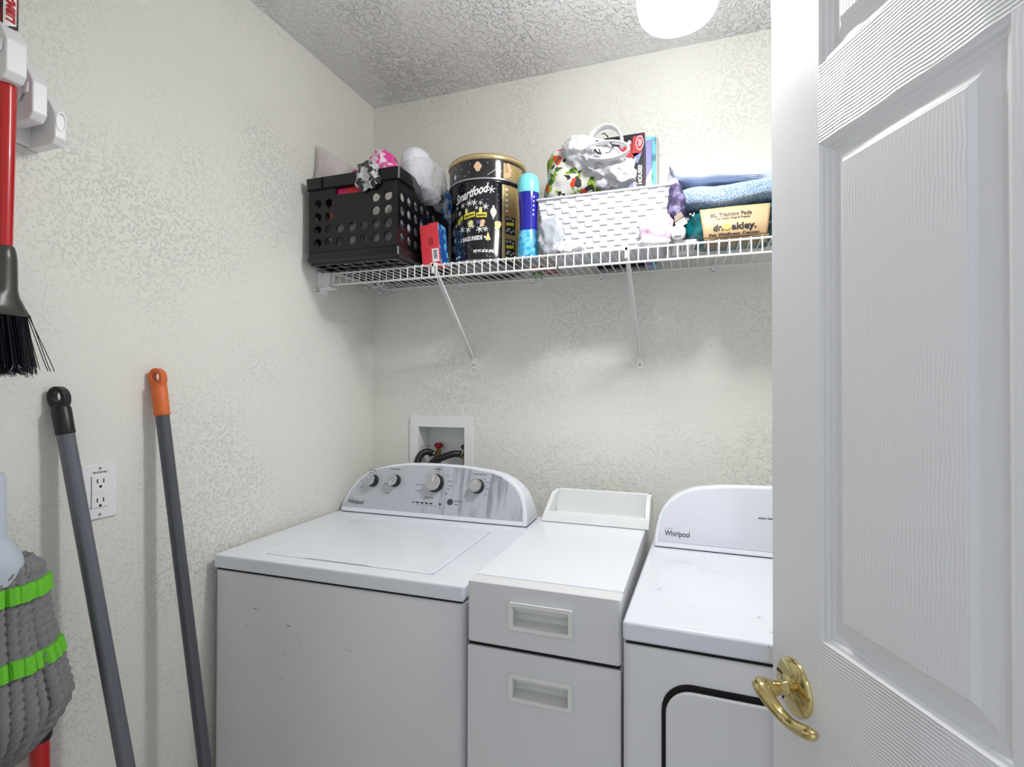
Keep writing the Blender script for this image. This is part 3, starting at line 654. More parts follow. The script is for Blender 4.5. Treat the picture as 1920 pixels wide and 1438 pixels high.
for xc in (-1.085, -0.812, -0.535, -0.295, 0.055, 0.33, 0.60):
    mb = MB(); mb.box(xc-0.006-ox.x, xc+0.006-ox.x, -0.014, -0.0005, -0.014, -0.0005); mb.box(xc-0.005-ox.x, xc+0.005-ox.x, -0.005, -0.0005, -0.024, -0.010)
    c_ = mb.build('wall_clip', plastic_ivory, sh, bevel=0.001, weld=False)
    MB().tube([(xc-ox.x, -0.0052, -0.019), (xc-ox.x, -0.0068, -0.019)], 0.0024, 10).build('screw', steel, c_)
# missing-coating spot: black tie on one lip wire
tag(MB().tube([(-0.3715, SY0-0.0050, SZ-0.0015), (-0.3690, SY0-0.0040, SZ+0.0028), (-0.3655, SY0+0.006, SZ+0.003), (-0.3640, SY0+0.008, SZ-0.004), (-0.3680, SY0+0.003, SZ-0.010)], 0.0016, 6).tube([(-0.3690, SY0-0.0048, SZ-0.036), (-0.3680, SY0-0.0055, SZ-0.042), (-0.3680, SY0+0.001, SZ-0.0475)], 0.0018, 6).build('cable_tie', black_p), 'tiny black tie on the shelf lip in front of the basket', 'cable tie')
TOP = SZ + 0.0020     # deck surface things stand on

# ------------------------------------------------------------------ black storage crate
cr = empty('storage_crate', (-1.0, 1.535, TOP), 0.012, 'black plastic milk crate with round holes at the left end of the shelf', 'crate')
cm = mat('crate_black', srgb(11, 12, 16), 0.32, bump=(30, 0.0006, 2))
CW, CD, CH = 0.320, 0.350, 0.262
def perforated(name, wid, hgt, cols_, rows_, px, pz, x0, z0, r, skip, slot, fn):
    """flat wall wid x hgt; fn(a, b, d) -> 3D, d depth 0..1"""
    mb = MB(); t_ = 1
    xs = sorted(set([0, wid] + [x0+px*i for i in range(cols_+1)])); zs = [0] + [z0+pz*i for i in range(rows_+1)]
    def quad(a0, a1, b0, b1):
        for d in (0, 1): mb.add([fn(a0, b0, d), fn(a1, b0, d), fn(a1, b1, d), fn(a0, b1, d)], [(0, 1, 2, 3) if d == 0 else (3, 2, 1, 0)])
    n_ = 16
    for i in range(cols_):
        for j in range(rows_):
            a0, a1, b0, b1 = x0+px*i, x0+px*(i+1), z0+pz*j, z0+pz*(j+1)
            if (i, j) in skip: quad(a0, a1, b0, b1); continue
            cx, cz = (a0+a1)/2, (b0+b1)/2
            sq = []; ci = []
            for k in range(n_):
                a = 2*pi*(k+0.0)/n_ + pi/4; c_, s_ = cos(a), sin(a); q = max(abs(c_), abs(s_))
                sq.append((cx + c_/q*px/2, cz + s_/q*pz/2)); ci.append((cx+c_*r, cz+s_*r))
            mb.ring(sq, ci, lambda a, b: fn(a, b, 0), lambda a, b: fn(a, b, 1))
    for a0, a1 in ((0, x0), (x0+px*cols_, wid)): quad(a0, a1, z0, z0+pz*rows_)
    quad(0, wid, 0, z0)
    zt = z0+pz*rows_
    if slot:
        s0, s1, b0, b1 = slot
        quad(0, s0, zt, hgt); quad(s1, wid, zt, hgt); quad(s0, s1, b1, hgt); quad(s0, s1, zt, b0)
        for (p, q) in (((s0, b0), (s1, b0)), ((s1, b0), (s1, b1)), ((s1, b1), (s0, b1)), ((s0, b1), (s0, b0))):
            mb.add([fn(*p, 0), fn(*q, 0), fn(*q, 1), fn(*p, 1)], [(0, 1, 2, 3)])
    else: quad(0, wid, zt, hgt)
    return mb.build(name, cm, cr, smooth=False)
th = 0.005; z_off = 0.038; hh = 0.212
sk = {(i, j) for i in (2, 3, 4) for j in (2, 3)}
perforated('front_wall', CW, hh, 7, 4, 0.0424, 0.041, 0.0116, 0.010, 0.0140, sk, (0.100, 0.205, 0.176, 0.210), lambda a, b, d: (-CW/2+a, -CD/2+th*d, z_off+b))
perforated('back_wall', CW, hh, 7, 4, 0.0424, 0.041, 0.0116, 0.010, 0.0140, sk, None, lambda a, b, d: (-CW/2+a, CD/2-th*d, z_off+b))
sk2 = {(7, 3), (7, 2), (6, 3)}
perforated('side_wall', CD, hh, 8, 4, 0.0415, 0.041, 0.009, 0.010, 0.0145, sk2, None, lambda a, b, d: (CW/2-th*d, -CD/2+a, z_off+b))
perforated('side_wall', CD, hh, 8, 4, 0.0415, 0.041, 0.009, 0.010, 0.0145, set(), None, lambda a, b, d: (-CW/2+th*d, -CD/2+a, z_off+b))
mb = MB()
def rectring(mb, w0_, d0, w1, d1, z0, z1, t=0.004):
    def rr(w_, d): return rrect(-w_/2, w_/2, -d/2, d/2, 0.012, 3)
    o0, o1 = rr(w0_, d0), rr(w1, d1); n_ = len(o0); i0, i1 = rr(w0_-2*t, d0-2*t), rr(w1-2*t, d1-2*t)
    vs = [(*p, z0) for p in o0]+[(*p, z1) for p in o1]+[(*p, z1) for p in i1]+[(*p, z0) for p in i0]
    fs = [(k*n_+j, k*n_+(j+1) % n_, ((k+1) % 4)*n_+(j+1) % n_, ((k+1) % 4)*n_+j) for k in range(4) for j in range(n_)]
    mb.add(vs, fs)
rectring(mb, CW+0.016, CD+0.016, CW+0.020, CD+0.020, 0.238, CH+0.010, 0.005)
rectring(mb, CW+0.001, CD+0.001, CW+0.017, CD+0.017, 0.235, 0.240, 0.010)
for s_ in (-1, 1):
    for k in (-0.33, 0.33): mb.box(k*CW-0.001, k*CW+0.001, s_*(CD/2+0.010)-0.003, s_*(CD/2+0.010)+0.0015, 0.238, CH+0.008)
mb.build('rim', cm, cr, sharp=40, weld=False)
mb = MB()
rectring(mb, CW-0.004, CD-0.004, CW+0.014, CD+0.014, 0.004, 0.012, 0.006)
rectring(mb, CW+0.014, CD+0.014, CW+0.010, CD+0.010, 0.012, 0.036, 0.006)
rectring(mb, CW+0.010, CD+0.010, CW, CD, 0.036, 0.040, 0.006)
mb.build('base_band', cm, cr, sharp=40, weld=False)
mb = MB()
nx, ny = 7, 8
for i in range(nx+1): mb.box(-0.15+0.3*i/nx-0.006, -0.15+0.3*i/nx+0.006, -0.168, 0.168, 0.0, 0.005)
for j in range(ny+1): mb.box(-0.155, 0.155, -0.165+0.33*j/ny-0.006, -0.165+0.33*j/ny+0.006, 0.0003, 0.0047)
mb.build('crate_floor', cm, cr, smooth=False, weld=False)
mb = MB(); o_ = [(0.165, 0.1650), (0.1765, 0.165), (0.1765, 0.178), (0.165, 0.178)]
mb.add([(CW/2+0.0105, CD/2-0.022+q, 0.205+p) for p, q in ((0, 0), (0.014, 0), (0.014, 0.003), (0.003, 0.003), (0.003, 0.009), (0.014, 0.009), (0.014, 0.012), (0, 0.012))], [tuple(range(8))])
mb.build('maker_mark', white_ink, cr, smooth=False)

# contents of the crate
clear = thin_plastic('clear_film', srgb(232, 232, 238), 0.12)
clear2 = thin_plastic('cloudy_film', srgb(225, 225, 232), 0.35, 0.15)
CB = TOP + 0.006
def thing_lump(name, label, cat, m, center, rad, **kw):
    o = lump(center, rad, **kw).build(name, m, smooth=True, sharp=60)
    me = o.data; c = Vector(center)
    # put the origin at the base of the thing
    z = min(v.co.z for v in me.vertices); off = Vector((c.x, c.y, z)); me.transform(Matrix.Translation(-off)); o.location = off
    return tag(o, label, cat)
pink_m = mat('hot_pink_vinyl', srgb(236, 40, 120), 0.4); red_f = mat('coral_red_folder', srgb(238, 58, 72), 0.45)
f_ = MB().hex([(-1.070, 1.362, 1.880), (-0.955, 1.370, 1.886), (-0.955, 1.380, 1.886), (-1.070, 1.380, 1.880), (-1.078, 1.374, 1.992), (-0.946, 1.374, 1.988), (-0.946, 1.384, 1.988), (-1.078, 1.384, 1.992)]).build('folder', red_f, bevel=0.001)
tag(f_, 'coral red folder showing through the crate handle slot', 'folder')
tag(MB().hex([(-1.080, 1.3655, 1.872), (-1.010, 1.3655, 1.872), (-1.010, 1.369, 1.872), (-1.080, 1.369, 1.872), (-1.074, 1.3680, 1.982), (-1.002, 1.3680, 1.944), (-1.002, 1.371, 1.944), (-1.074, 1.371, 1.982)]).build('card', pink_m, bevel=0.0006), 'hot pink card in front of the folder in the crate slot', 'card')
thing_lump('paper_bag', 'crumpled pale paper bag low inside the crate', 'bag', mat('pale_paper', srgb(214, 208, 205), 0.7, mixcol=(srgb(120, 116, 118), 22, 0.5, 0.56)), (-1.050, 1.46, 1.815), (0.092, 0.075, 0.074), seed=3, amp=0.018, freq=26, e=0.6, sub=4, ridge=True, floor=CB)
thing_lump('plastic_bag', 'grey translucent bag in the right front of the crate', 'bag', mat('grey_bag_film', srgb(150, 150, 160), 0.35), (-0.925, 1.435, 1.81), (0.058, 0.06, 0.072), seed=5, amp=0.010, freq=30, e=0.6, sub=4, ridge=True, floor=CB)
thing_lump('plastic_bag', 'white bag filling the back right of the crate', 'bag', mat('white_bag_film', srgb(232, 230, 234), 0.35), (-0.925, 1.59, 1.85), (0.072, 0.095, 0.112), seed=9, amp=0.012, freq=22, e=0.55, sub=4, ridge=True, floor=CB)
thing_lump('gift_bag', 'yellow and brown patterned wrap in the left of the crate', 'bag', mat('gold_wrap', srgb(214, 180, 110), 0.4, mixcol=(srgb(60, 40, 30), 40, 0.48, 0.54)), (-1.085, 1.440, 1.905), (0.055, 0.055, 0.022), seed=12, amp=0.010, freq=30, sub=3, ridge=True)
# pink packet in clear wrap on top
pm = mat('pink_foil_print', srgb(236, 70, 160), 0.3, mixcol=(srgb(240, 225, 235), 36, 0.47, 0.53))
def tent(p, d):
    k = 1 - 0.55*max(0, d.z); return Vector((p.x*k, p.y*k, p.z))
thing_lump('pink_packet', 'pink and white foil packet peaking above the crate rim', 'packet', pm, (-0.945, 1.44, 2.040), (0.066, 0.045, 0.074), seed=21, amp=0.014, freq=22, sub=4, ridge=True, shape=tent)
thing_lump('hair_bow', 'small magenta bow beside the pink packet on the crate', 'bow', mat('magenta_ribbon', srgb(225, 0, 120), 0.35), (-0.998, 1.385, 2.008), (0.020, 0.012, 0.016), seed=2, amp=0.012, freq=60, sub=3, ridge=True)
o = lump((-0.938, 1.352, 1.985), (0.044, 0.014, 0.044), seed=33, amp=0.014, freq=30, sub=4, ridge=True).build('cellophane', mat('black_print_cellophane', srgb(205, 205, 210), 0.12, coat=0.6, mixcol=(srgb(20, 20, 24), 42, 0.50, 0.53)), sharp=25)
tag(o, 'crinkled clear cellophane hanging over the crate front rim', 'wrapper')
# white plates in clear bag
e_ = empty('bagged_foam_plates', (-0.838, 1.525, 2.012), label='white foam plates in a clear bag slumped over the crate corner', cat='plate pack')
def plate(p, d): return Vector((p.x + 0.12*p.z, p.y, p.z))
o = lump((-0.010, -0.03, 0.036), (0.038, 0.072, 0.064), seed=40, amp=0.004, freq=20, e=0.8, sub=4, shape=plate).build('plate_stack', mat('white_foam', srgb(222, 222, 228), 0.6), e_)
o = lump((0.0, 0.0, 0.014), (0.056, 0.110, 0.074), seed=43, amp=0.014, freq=13, sub=5, ridge=True).build('clear_bag', clear, e_, sharp=25)
thing_lump('plastic_bag', 'crumpled clear bag draped down the right side of the crate', 'bag', clear2, (-0.824, 1.60, 1.985), (0.026, 0.12, 0.034), seed=48, amp=0.012, freq=22, sub=5, ridge=True)
# clear sleeve at left
mb = MB(); g = 10; P = []
for i in range(g+1):
    for j in range(g+1):
        u, v = i/g, j/g
        x = -1.180 + 0.115*u; z = 1.985 + (0.160 - 0.075*u)*v; y = 1.395 + 0.02*v + 0.060*u + 0.008*sin(5*u+3*v)
        P.append((x, y, z))
mb.add(P, [(i*(g+1)+j, (i+1)*(g+1)+j, (i+1)*(g+1)+j+1, i*(g+1)+j+1) for i in range(g) for j in range(g)])
o = mb.build('clear_sleeve', thin_plastic('clear_sleeve_film', srgb(232, 218, 218), 0.38)); md = o.modifiers.new('s', 'SOLIDIFY'); md.thickness = 0.0008
tag(o, 'clear plastic sleeve sticking up at the left of the crate', 'plastic sleeve')
thing_lump('tissue_bundle', 'small pale bundle behind the clear sleeve in the crate', 'bundle', mat('pale_pink_tissue', srgb(226, 208, 204), 0.7), (-1.095, 1.500, 1.995), (0.040, 0.03, 0.035), seed=50, amp=0.014, freq=40, sub=4, ridge=True)
# silver tinsel under the corner
mb = MB()
for k in range(46):
    a = Vector((rnd.uniform(-1.130, -1.045), rnd.uniform(1.60, 1.735), TOP-rnd.uniform(0.006, 0.024))); pts = [a]
    for j in range(3): pts.append(pts[-1] + Vector((rnd.uniform(-0.012, 0.012), rnd.uniform(-0.012, 0.012), rnd.uniform(-0.008, 0.006))))
    mb.tube(pts, 0.0017, 4, flat=0.5)
tag(mb.build('tinsel', mat('silver_tinsel', srgb(232, 232, 236), 0.25, metal=0.2)), 'tangle of silver tinsel caught under the shelf corner', 'tinsel', kind='stuff')
thing_lump('blue_bag', 'small blue and clear bag between crate and black tin', 'bag', mat('blue_film', srgb(52, 130, 220), 0.3, mixcol=(srgb(190, 205, 225), 30, 0.45, 0.55)), (-0.797, 1.640, 1.965), (0.020, 0.050, 0.055), seed=55, amp=0.014, freq=34, sub=4, ridge=True)
tag(MB().tube([(-0.806+0.013*cos(a), 1.568, 1.975+0.011*sin(a)) for a in [2*pi*i/16 for i in range(16)]], 0.004, 8, closed=True).build('hair_tie', mat('dark_plum_band', srgb(48, 26, 44), 0.6)), 'dark plum ring at the right edge of the crate', 'hair tie')

# ------------------------------------------------------------------ red and blue box
rb = empty('game_box', (-0.776, 1.462, TOP), 0.06, 'small red and blue box wedged between crate and tin', 'box', rot=(0, -0.09, 0.08))
MB().box(-0.031, 0.0, 0, 0.070, 0, 0.125).build('box_panel', mat('coral_red_card', srgb(226, 62, 74), 0.45), rb, bevel=0.001)
MB().box(-0.0312, -0.0308, -0.0006, 0.070, 0, 0.125).build('box_edge', mat('dark_red_card', srgb(170, 30, 40), 0.5), rb)
MB().box(0.0, 0.030, 0, 0.070, 0, 0.129).build('box_panel', mat('coral_red_card', (1, 0, 0, 1)), rb, bevel=0.001)
MB().box(0.0300, 0.0306, 0.001, 0.069, 0.001, 0.128).build('box_side', mat('blue_card', srgb(36, 84, 160), 0.4, mixcol=(srgb(110, 190, 230), 50, 0.52, 0.58)), rb)
mb = MB().box(0.004, 0.026, -0.0006, 0.0004, 0.006, 0.047); mb.build('barcode_label', white_ink, rb)
mb = MB()
zz = 0.015
for k, h in enumerate((0.0022, 0.001, 0.003, 0.0015, 0.0025, 0.001, 0.0028, 0.0018)):
    mb.box(0.009, 0.021, -0.0009, -0.0005, zz, zz+h); zz += h+0.0016
mb.build('barcode', black_ink, rb)
mb = MB()
for i in range(14): mb.box(-0.003+0.0075*(i % 2), 0.002+0.0075*(i % 2), -0.0006, 0, 0.060+0.0035*(i//2), 0.0618+0.0035*(i//2))
mb.build('small_print', mat('maroon_ink', srgb(120, 20, 36), 0.5), rb)

# ------------------------------------------------------------------ popcorn tin
TR = 0.1235
tn = empty('popcorn_tin', (-0.6545, 1.6235, TOP), 0, 'tall round black popcorn tin with gold-rimmed lid', 'tin')
tin_m = mat('black_lacquer', srgb(18, 18, 26), 0.16, coat=0.5)
MB().lathe([(0, 0.006), (TR-0.008, 0.006), (TR-0.004, 0.0), (TR-0.001, 0.003), (TR-0.001, 0.010), (TR-0.003, 0.013), (TR-0.003, 0.253), (TR, 0.256), (TR, 0.262), (TR-0.003, 0.265), (TR-0.003, 0.29)], 72).build('tin_body', tin_m, tn, sharp=50)
lid = MB().lathe([(TR+0.0015, 0.266), (TR+0.002, 0.268), (TR+0.002, 0.325)], 72).build('tin_lid', mat('charcoal_lid', srgb(34, 34, 40), 0.18, coat=0.5), tn, sharp=50)
MB().lathe([(TR+0.0022, 0.262), (TR+0.0042, 0.2635), (TR+0.0042, 0.267), (TR+0.0022, 0.2685)], 72).lathe([(TR-0.0008, 0.010), (TR+0.0008, 0.0105), (TR+0.0008, 0.013), (TR-0.002, 0.014)], 72).build('seam_ring', mat('dull_silver', srgb(190, 190, 196), 0.25, metal=0.8), tn)
gold = mat('gold_lacquer', srgb(206, 180, 128), 0.28, metal=0.6)
rim = MB().lathe([(TR+0.002, 0.3255), (TR+0.0050, 0.3265), (TR+0.0062, 0.330), (TR+0.0062, 0.339), (TR+0.004, 0.3425), (TR-0.004, 0.3425), (TR-0.008, 0.336), (0, 0.336)], 72).build('lid_rim', gold, lid, sharp=60)
AZ = atan2(-1.6235, 0.6545)            # azimuth facing the viewer
def cyl(r): return lambda a, b: (r*cos(AZ + a/TR), r*sin(AZ + a/TR), b)
def wrap_rect(mb, x0, x1, z0, z1, r, sl=0.0, n=10):
    f = cyl(r)
    P = []
    for i in range(n+1):
        u = x0+(x1-x0)*i/n; P += [f(u, z0+sl*(u-x0)), f(u, z1+sl*(u-x0))]
    mb.add(P, [(2*i, 2*i+2, 2*i+3, 2*i+1) for i in range(n)])
def wrap_disc(mb, x, z, r, R, n=8, sy=1.0):
    f = cyl(R); mb.add([f(x+r*cos(2*pi*k/n), z+r*sy*sin(2*pi*k/n)) for k in range(n)], [tuple(range(n))])
def flake(mb, x, z, s, R, arms=3):
    f = cyl(R)
    for k in range(arms):
        a = pi*k/arms + 0.3; c_, s_ = cos(a), sin(a); w_ = s*0.11
        mb.add([f(x+c_*s-s_*w_, z+s_*s+c_*w_), f(x+c_*s+s_*w_, z+s_*s-c_*w_), f(x-c_*s+s_*w_, z-s_*s-c_*w_), f(x-c_*s-s_*w_, z-s_*s+c_*w_)], [(0, 1, 2, 3)])
R0 = TR-0.0022; R1 = TR-0.0018
body = bpy.data.objects['tin_body']
def sl_text(mb, s_, size, x, z, R, slope, width, **kw):
    f = cyl(R); letter(mb, s_, size, lambda a, b: f(x+a, z+b+a*slope), width=width, **kw)
wp = MB()
sl_text(wp, 'Smartfood', 0.040, -0.118, 0.196, R0, 0.24, 0.122, shear=0.25, bold=0.0012)
sl_text(wp, '3 BAGS INSIDE', 0.018, -0.094, 0.072, R0, 0.05, 0.078, bold=0.0007)
sl_text(wp, 'NET WT. 20 OZ. (567g)', 0.011, -0.045, 0.036, R0, 0.0, 0.066, bold=0.0006)
sl_text(wp, 'POPCORN', 0.009, -0.120, 0.022, R0, 0.15, 0.024, bold=0.0004)
wrap_disc(wp, -0.008, 0.083, 0.0035, R0)
for x, z, s_ in ((-0.100, 0.166, 0.0085), (-0.086, 0.188, 0.0085), (-0.061, 0.192, 0.0100), (-0.043, 0.192, 0.0105), (-0.022, 0.190, 0.0070), (-0.006, 0.178, 0.0105), (-0.035, 0.175, 0.006), (0.012, 0.232, 0.0130), (-0.088, 0.112, 0.0110),
                 (-0.064, 0.109, 0.0100), (-0.048, 0.118, 0.007), (-0.025, 0.108, 0.0115), (-0.006, 0.108, 0.009), (-0.118, 0.130, 0.007), (-0.126, 0.085, 0.008), (-0.112, 0.185, 0.006), (-0.100, 0.136, 0.008)): flake(wp, x, z, s_, R0)
for k in range(46):
    x = rnd.uniform(-0.13, 0.040); z = rnd.choice((rnd.uniform(0.020, 0.098), rnd.uniform(0.197, 0.250), rnd.uniform(0.02, 0.25)))
    wrap_disc(wp, x, z, 0.0011, R0, 6)
for x, l in ((-0.052, 0.030), (-0.015, 0.026)): pass
wp.build('white_print', white_ink, body, smooth=False)
yp = MB()
wrap_rect(yp, -0.110, -0.086, 0.130, 0.144, R0, 0.55); wrap_rect(yp, -0.080, -0.040, 0.143, 0.159, R0, 0.14); wrap_rect(yp, -0.036, -0.002, 0.145, 0.160, R0, 0.0)
yp.build('yellow_banner', mat('banner_yellow', srgb(234, 224, 70), 0.4), body, smooth=False)
kp = MB()
sl_text(kp, 'Smartfood', 0.0100, -0.077, 0.1480, R1, 0.14, 0.034, shear=0.25, bold=0.0004); sl_text(kp, 'Smartfood', 0.0100, -0.033, 0.1490, R1, 0.0, 0.028, shear=0.25, bold=0.0004); sl_text(kp, 'Smartfood', 0.007, -0.107, 0.1345, R1, 0.55, 0.018, shear=0.25, bold=0.0003)
kp.build('banner_lettering', black_ink, body, smooth=False)
cp = MB()
for x, z in ((-0.058, 0.128), (-0.0535, 0.130), (-0.056, 0.124), (0.030, 0.126), (0.035, 0.119), (0.030, 0.113), (0.038, 0.126)): wrap_disc(cp, x, z, 0.0075, R0, 10, 1.1)
for x, z, s_ in ((-0.071, 0.168, 0.005), (-0.022, 0.167, 0.0055)): wrap_disc(cp, x, z, s_, R0, 10, 2.0)
f = cyl(R0)
cp.add([f(0.002-0.009, 0.074), f(0.002+0.009, 0.074), f(0.002+0.0025, 0.090), f(0.002-0.0025, 0.090)], [(0, 1, 2, 3)]); cp.add([f(-0.004, 0.083), f(0.008, 0.083), f(0.002, 0.100)], [(0, 1, 2)]); cp.add([f(0.001, 0.070), f(0.003, 0.070), f(0.003, 0.075), f(0.001, 0.075)], [(0, 1, 2, 3)])
cp.build('cream_print', mat('popcorn_cream', srgb(232, 226, 150), 0.45), body, smooth=False)
pp = MB()
for x, z in ((-0.020, 0.129), (-0.014, 0.131), (-0.017, 0.122)): wrap_disc(pp, x, z, 0.007, R0, 10)
for x, z in ((-0.035, 0.303), (-0.030, 0.295), (-0.026, 0.303), (-0.031, 0.309)): wrap_disc(pp, x, z, 0.0085, TR+0.0026, 10)
for x, z in ((0.062, 0.280), (0.070, 0.285), (0.073, 0.300), (0.068, 0.312)): wrap_disc(pp, x, z, 0.008, TR+0.0032, 10)
pp.build('popcorn_print', mat('popcorn_peach', srgb(238, 196, 160), 0.45), body, smooth=False)
op = MB(); n_ = 14
op.add([f(0.019+0.0105*cos(2*pi*k/n_)*(1 if sin(2*pi*k/n_) > -0.2 else 0.75), 0.160+0.016*sin(2*pi*k/n_)) for k in range(n_)], [tuple(range(n_))])
op.add([f(0.015, 0.148), f(0.023, 0.148), f(0.019, 0.136)], [(0, 2, 1)]); op.add([f(0.0155, 0.174), f(0.0225, 0.174), f(0.0225, 0.182), f(0.0155, 0.182)], [(0, 1, 2, 3)])
op.build('ornament_print', mat('pearl_silver', srgb(214, 210, 200), 0.35), body, smooth=False)
bpn = MB(); wrap_rect(bpn, -0.036, -0.022, 0.124, 0.136, R0, 0.0, 4); bpn.build('purple_print', mat('dusty_purple', srgb(92, 80, 140), 0.5), body, smooth=False)
gp = MB(); wrap_rect(gp, 0.0480, 0.1350, 0.016, 0.252, R0, 0, 14); gp.build('gold_panel', gold, body, smooth=False)
gl = MB(); wrap_rect(gl, 0.0500, 0.1350, 0.2685, 0.318, TR+0.0026, 0, 14); gl.build('gold_panel', gold, lid, smooth=False)
bk = MB()
for z0_ in (0.020, 0.092): wrap_rect(bk, 0.060, 0.100, z0_+0.006, z0_+0.062, R1, 0, 6)
bk.build('black_window', black_ink, body, smooth=False)
dk = MB(); yk = MB(); R3 = TR-0.0014
for z0_ in (0.020, 0.092):
    for x, z in ((0.066, 0.054), (0.078, 0.056), (0.090, 0.052), (0.067, 0.016), (0.082, 0.014), (0.092, 0.020)): flake(dk, x, z0_+z, 0.005, R3)
    wrap_rect(dk, 0.066, 0.080, z0_+0.0235, z0_+0.0255, R3, 0, 3); wrap_rect(dk, 0.066, 0.076, z0_+0.019, z0_+0.021, R3, 0, 3)
    wrap_rect(yk, 0.063, 0.094, z0_+0.032, z0_+0.042, R3, 0.12, 5)
for k in range(5): wrap_disc(dk, 0.064, 0.170+0.017*k, 0.005, R3, 7, 0.8)
dk.build('white_print', white_ink, body, smooth=False); yk.build('yellow_banner', MATS['banner_yellow'], body, smooth=False)
lp = MB()
for x, z in ((-0.10, 0.285), (-0.085, 0.30), (-0.06, 0.288), (-0.055, 0.312), (-0.11, 0.308), (0.0, 0.313), (-0.075, 0.278)): wrap_disc(lp, x, z, 0.0016, TR+0.0026, 6)
for k in range(5): wrap_rect(lp, 0.000+0.008*k, 0.014+0.008*k, 0.274+0.006*(k % 3), 0.2755+0.006*(k % 3), TR+0.0026, 0.8, 3)
wrap_disc(lp, -0.118, 0.285, 0.006, TR+0.0026, 10, 1.5)
lp.build('white_print', white_ink, lid, smooth=False)
rp = MB()
for k in range(34): wrap_rect(rp, -0.14+0.0080*k, -0.1350+0.0080*k, 0.333, 0.336, TR+0.0066, 0, 1)
rp.build('rim_print', mat('pale_gold_ink', srgb(240, 226, 190), 0.4), rim, smooth=False)
def flat(name, m, x0, x1, y0, y1, h, label, cat, rz=0):
    e_ = empty(name, ((x0+x1)/2, (y0+y1)/2, TOP), rz, label, cat)
    return e_
# flat things lying on the deck, seen from below through the wires
o = MB().box(-0.045, 0.045, -0.055, 0.055, 0, 0.004).build('magazine', mat('pink_print_paper', srgb(206, 120, 124), 0.5, mixcol=(srgb(60, 30, 34), 30, 0.46, 0.52)), loc=(-0.468, 1.672, TOP), bevel=0.0005); tag(o, 'pink and black leaflet lying flat on the wires beside the tin', 'leaflet')

# ------------------------------------------------------------------ scent booster bottle
bt_ = empty('scent_booster_bottle', (-0.4700, 1.4930, TOP), 0.3, 'slim dark blue bottle with aqua cap and aqua base beside the tin', 'bottle')
def flatl(prof, name, m, par, f_=0.86): return MB().lathe(prof, 40, flat=f_).build(name, m, par, sharp=55)
bot = flatl([(0, 0), (0.029, 0.0), (0.0325, 0.004), (0.0330, 0.012), (0.0325, 0.035), (0.0300, 0.060), (0.0275, 0.080)], 'bottle_base', mat('aqua_beads', srgb(120, 205, 232), 0.18, coat=0.5, mixcol=(srgb(50, 160, 215), 70, 0.42, 0.58)), bt_)
flatl([(0.0275, 0.080), (0.0268, 0.105), (0.0272, 0.130), (0.0292, 0.160), (0.0312, 0.185), (0.0310, 0.195)], 'bottle_sleeve', mat('deep_blue_sleeve', srgb(22, 20, 150), 0.15, coat=0.6), bt_)
flatl([(0.0318, 0.193), (0.0330, 0.196), (0.0328, 0.212), (0.0316, 0.228), (0.0270, 0.243), (0.018, 0.251), (0.008, 0.2535), (0, 0.254)], 'bottle_cap', mat('aqua_cap', srgb(124, 218, 226), 0.3), bt_)
AZ2 = atan2(-1.493, 0.470) - 0.3
def cyb(prof_r): return lambda a, b: (prof_r(b)*1.03*cos(AZ2+a/0.03), prof_r(b)*1.03*0.86*sin(AZ2+a/0.03), b)
def br_(z): 
    P_ = [(0.0, 0.033), (0.012, 0.0330), (0.035, 0.0325), (0.060, 0.0300), (0.080, 0.0275), (0.105, 0.0268), (0.130, 0.0272), (0.160, 0.0292), (0.185, 0.0312), (0.2, 0.031)]
    for (a, ra), (b, rb_) in zip(P_, P_[1:]):
        if a <= z <= b: return ra + (rb_-ra)*(z-a)/(b-a)
    return 0.03
fb = cyb(br_); mb = MB()
for k in range(5): mb.add([fb(0.016+x*0.004, 0.125+0.013*k+y*0.003) for x, y in ((0, -1), (1, 0), (0.3, 1.2), (-0.8, 0.4))], [(0, 1, 2, 3)])
mb.build('white_print', mat('lilac_ink', srgb(200, 205, 240), 0.4), bt_, smooth=False)
mb = MB()
for k in range(12): mb.add([fb(x, 0.025+0.005*k+y) for x, y in ((0.008, 0), (0.016, 0), (0.024, 0), (0.024, 0.0022), (0.016, 0.0022), (0.008, 0.0022))], [(0, 1, 2, 3, 4, 5)])
mb.build('back_label_print', mat('blue_ink', srgb(60, 130, 190), 0.4), bt_, smooth=False)

# ------------------------------------------------------------------ woven basket
BX0, BX1, bx0, bx1 = -0.4380, -0.0520, -0.4080, -0.0820
BZ0, BZ1 = TOP+0.002, 1.8985
BY0, BY1 = 1.482, 1.668
bk_ = empty('woven_basket', (-0.245, 1.57, TOP), 0, 'white basket woven from flat plastic straps in the middle of the shelf', 'basket')
bo = Vector((-0.245, 1.57, TOP))
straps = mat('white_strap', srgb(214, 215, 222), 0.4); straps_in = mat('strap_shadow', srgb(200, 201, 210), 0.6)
mb = MB(); i_ = 0.004
def shell(inset):
    return [Vector(p)-bo for p in ((bx0+inset, BY0+inset+0.012, BZ0), (bx1-inset, BY0+inset+0.012, BZ0), (bx1-inset, BY1-inset-0.012, BZ0), (bx0+inset, BY1-inset-0.012, BZ0),
            (BX0+inset, BY0+inset, BZ1-0.002), (BX1-inset, BY0+inset, BZ1-0.002), (BX1-inset, BY1-inset, BZ1-0.002), (BX0+inset, BY1-inset, BZ1-0.002))]
A_, B_ = shell(0.004), shell(0.008)
B_ = [b + Vector((0, 0, 0.004)) if i < 4 else b for i, b in enumerate(B_)]
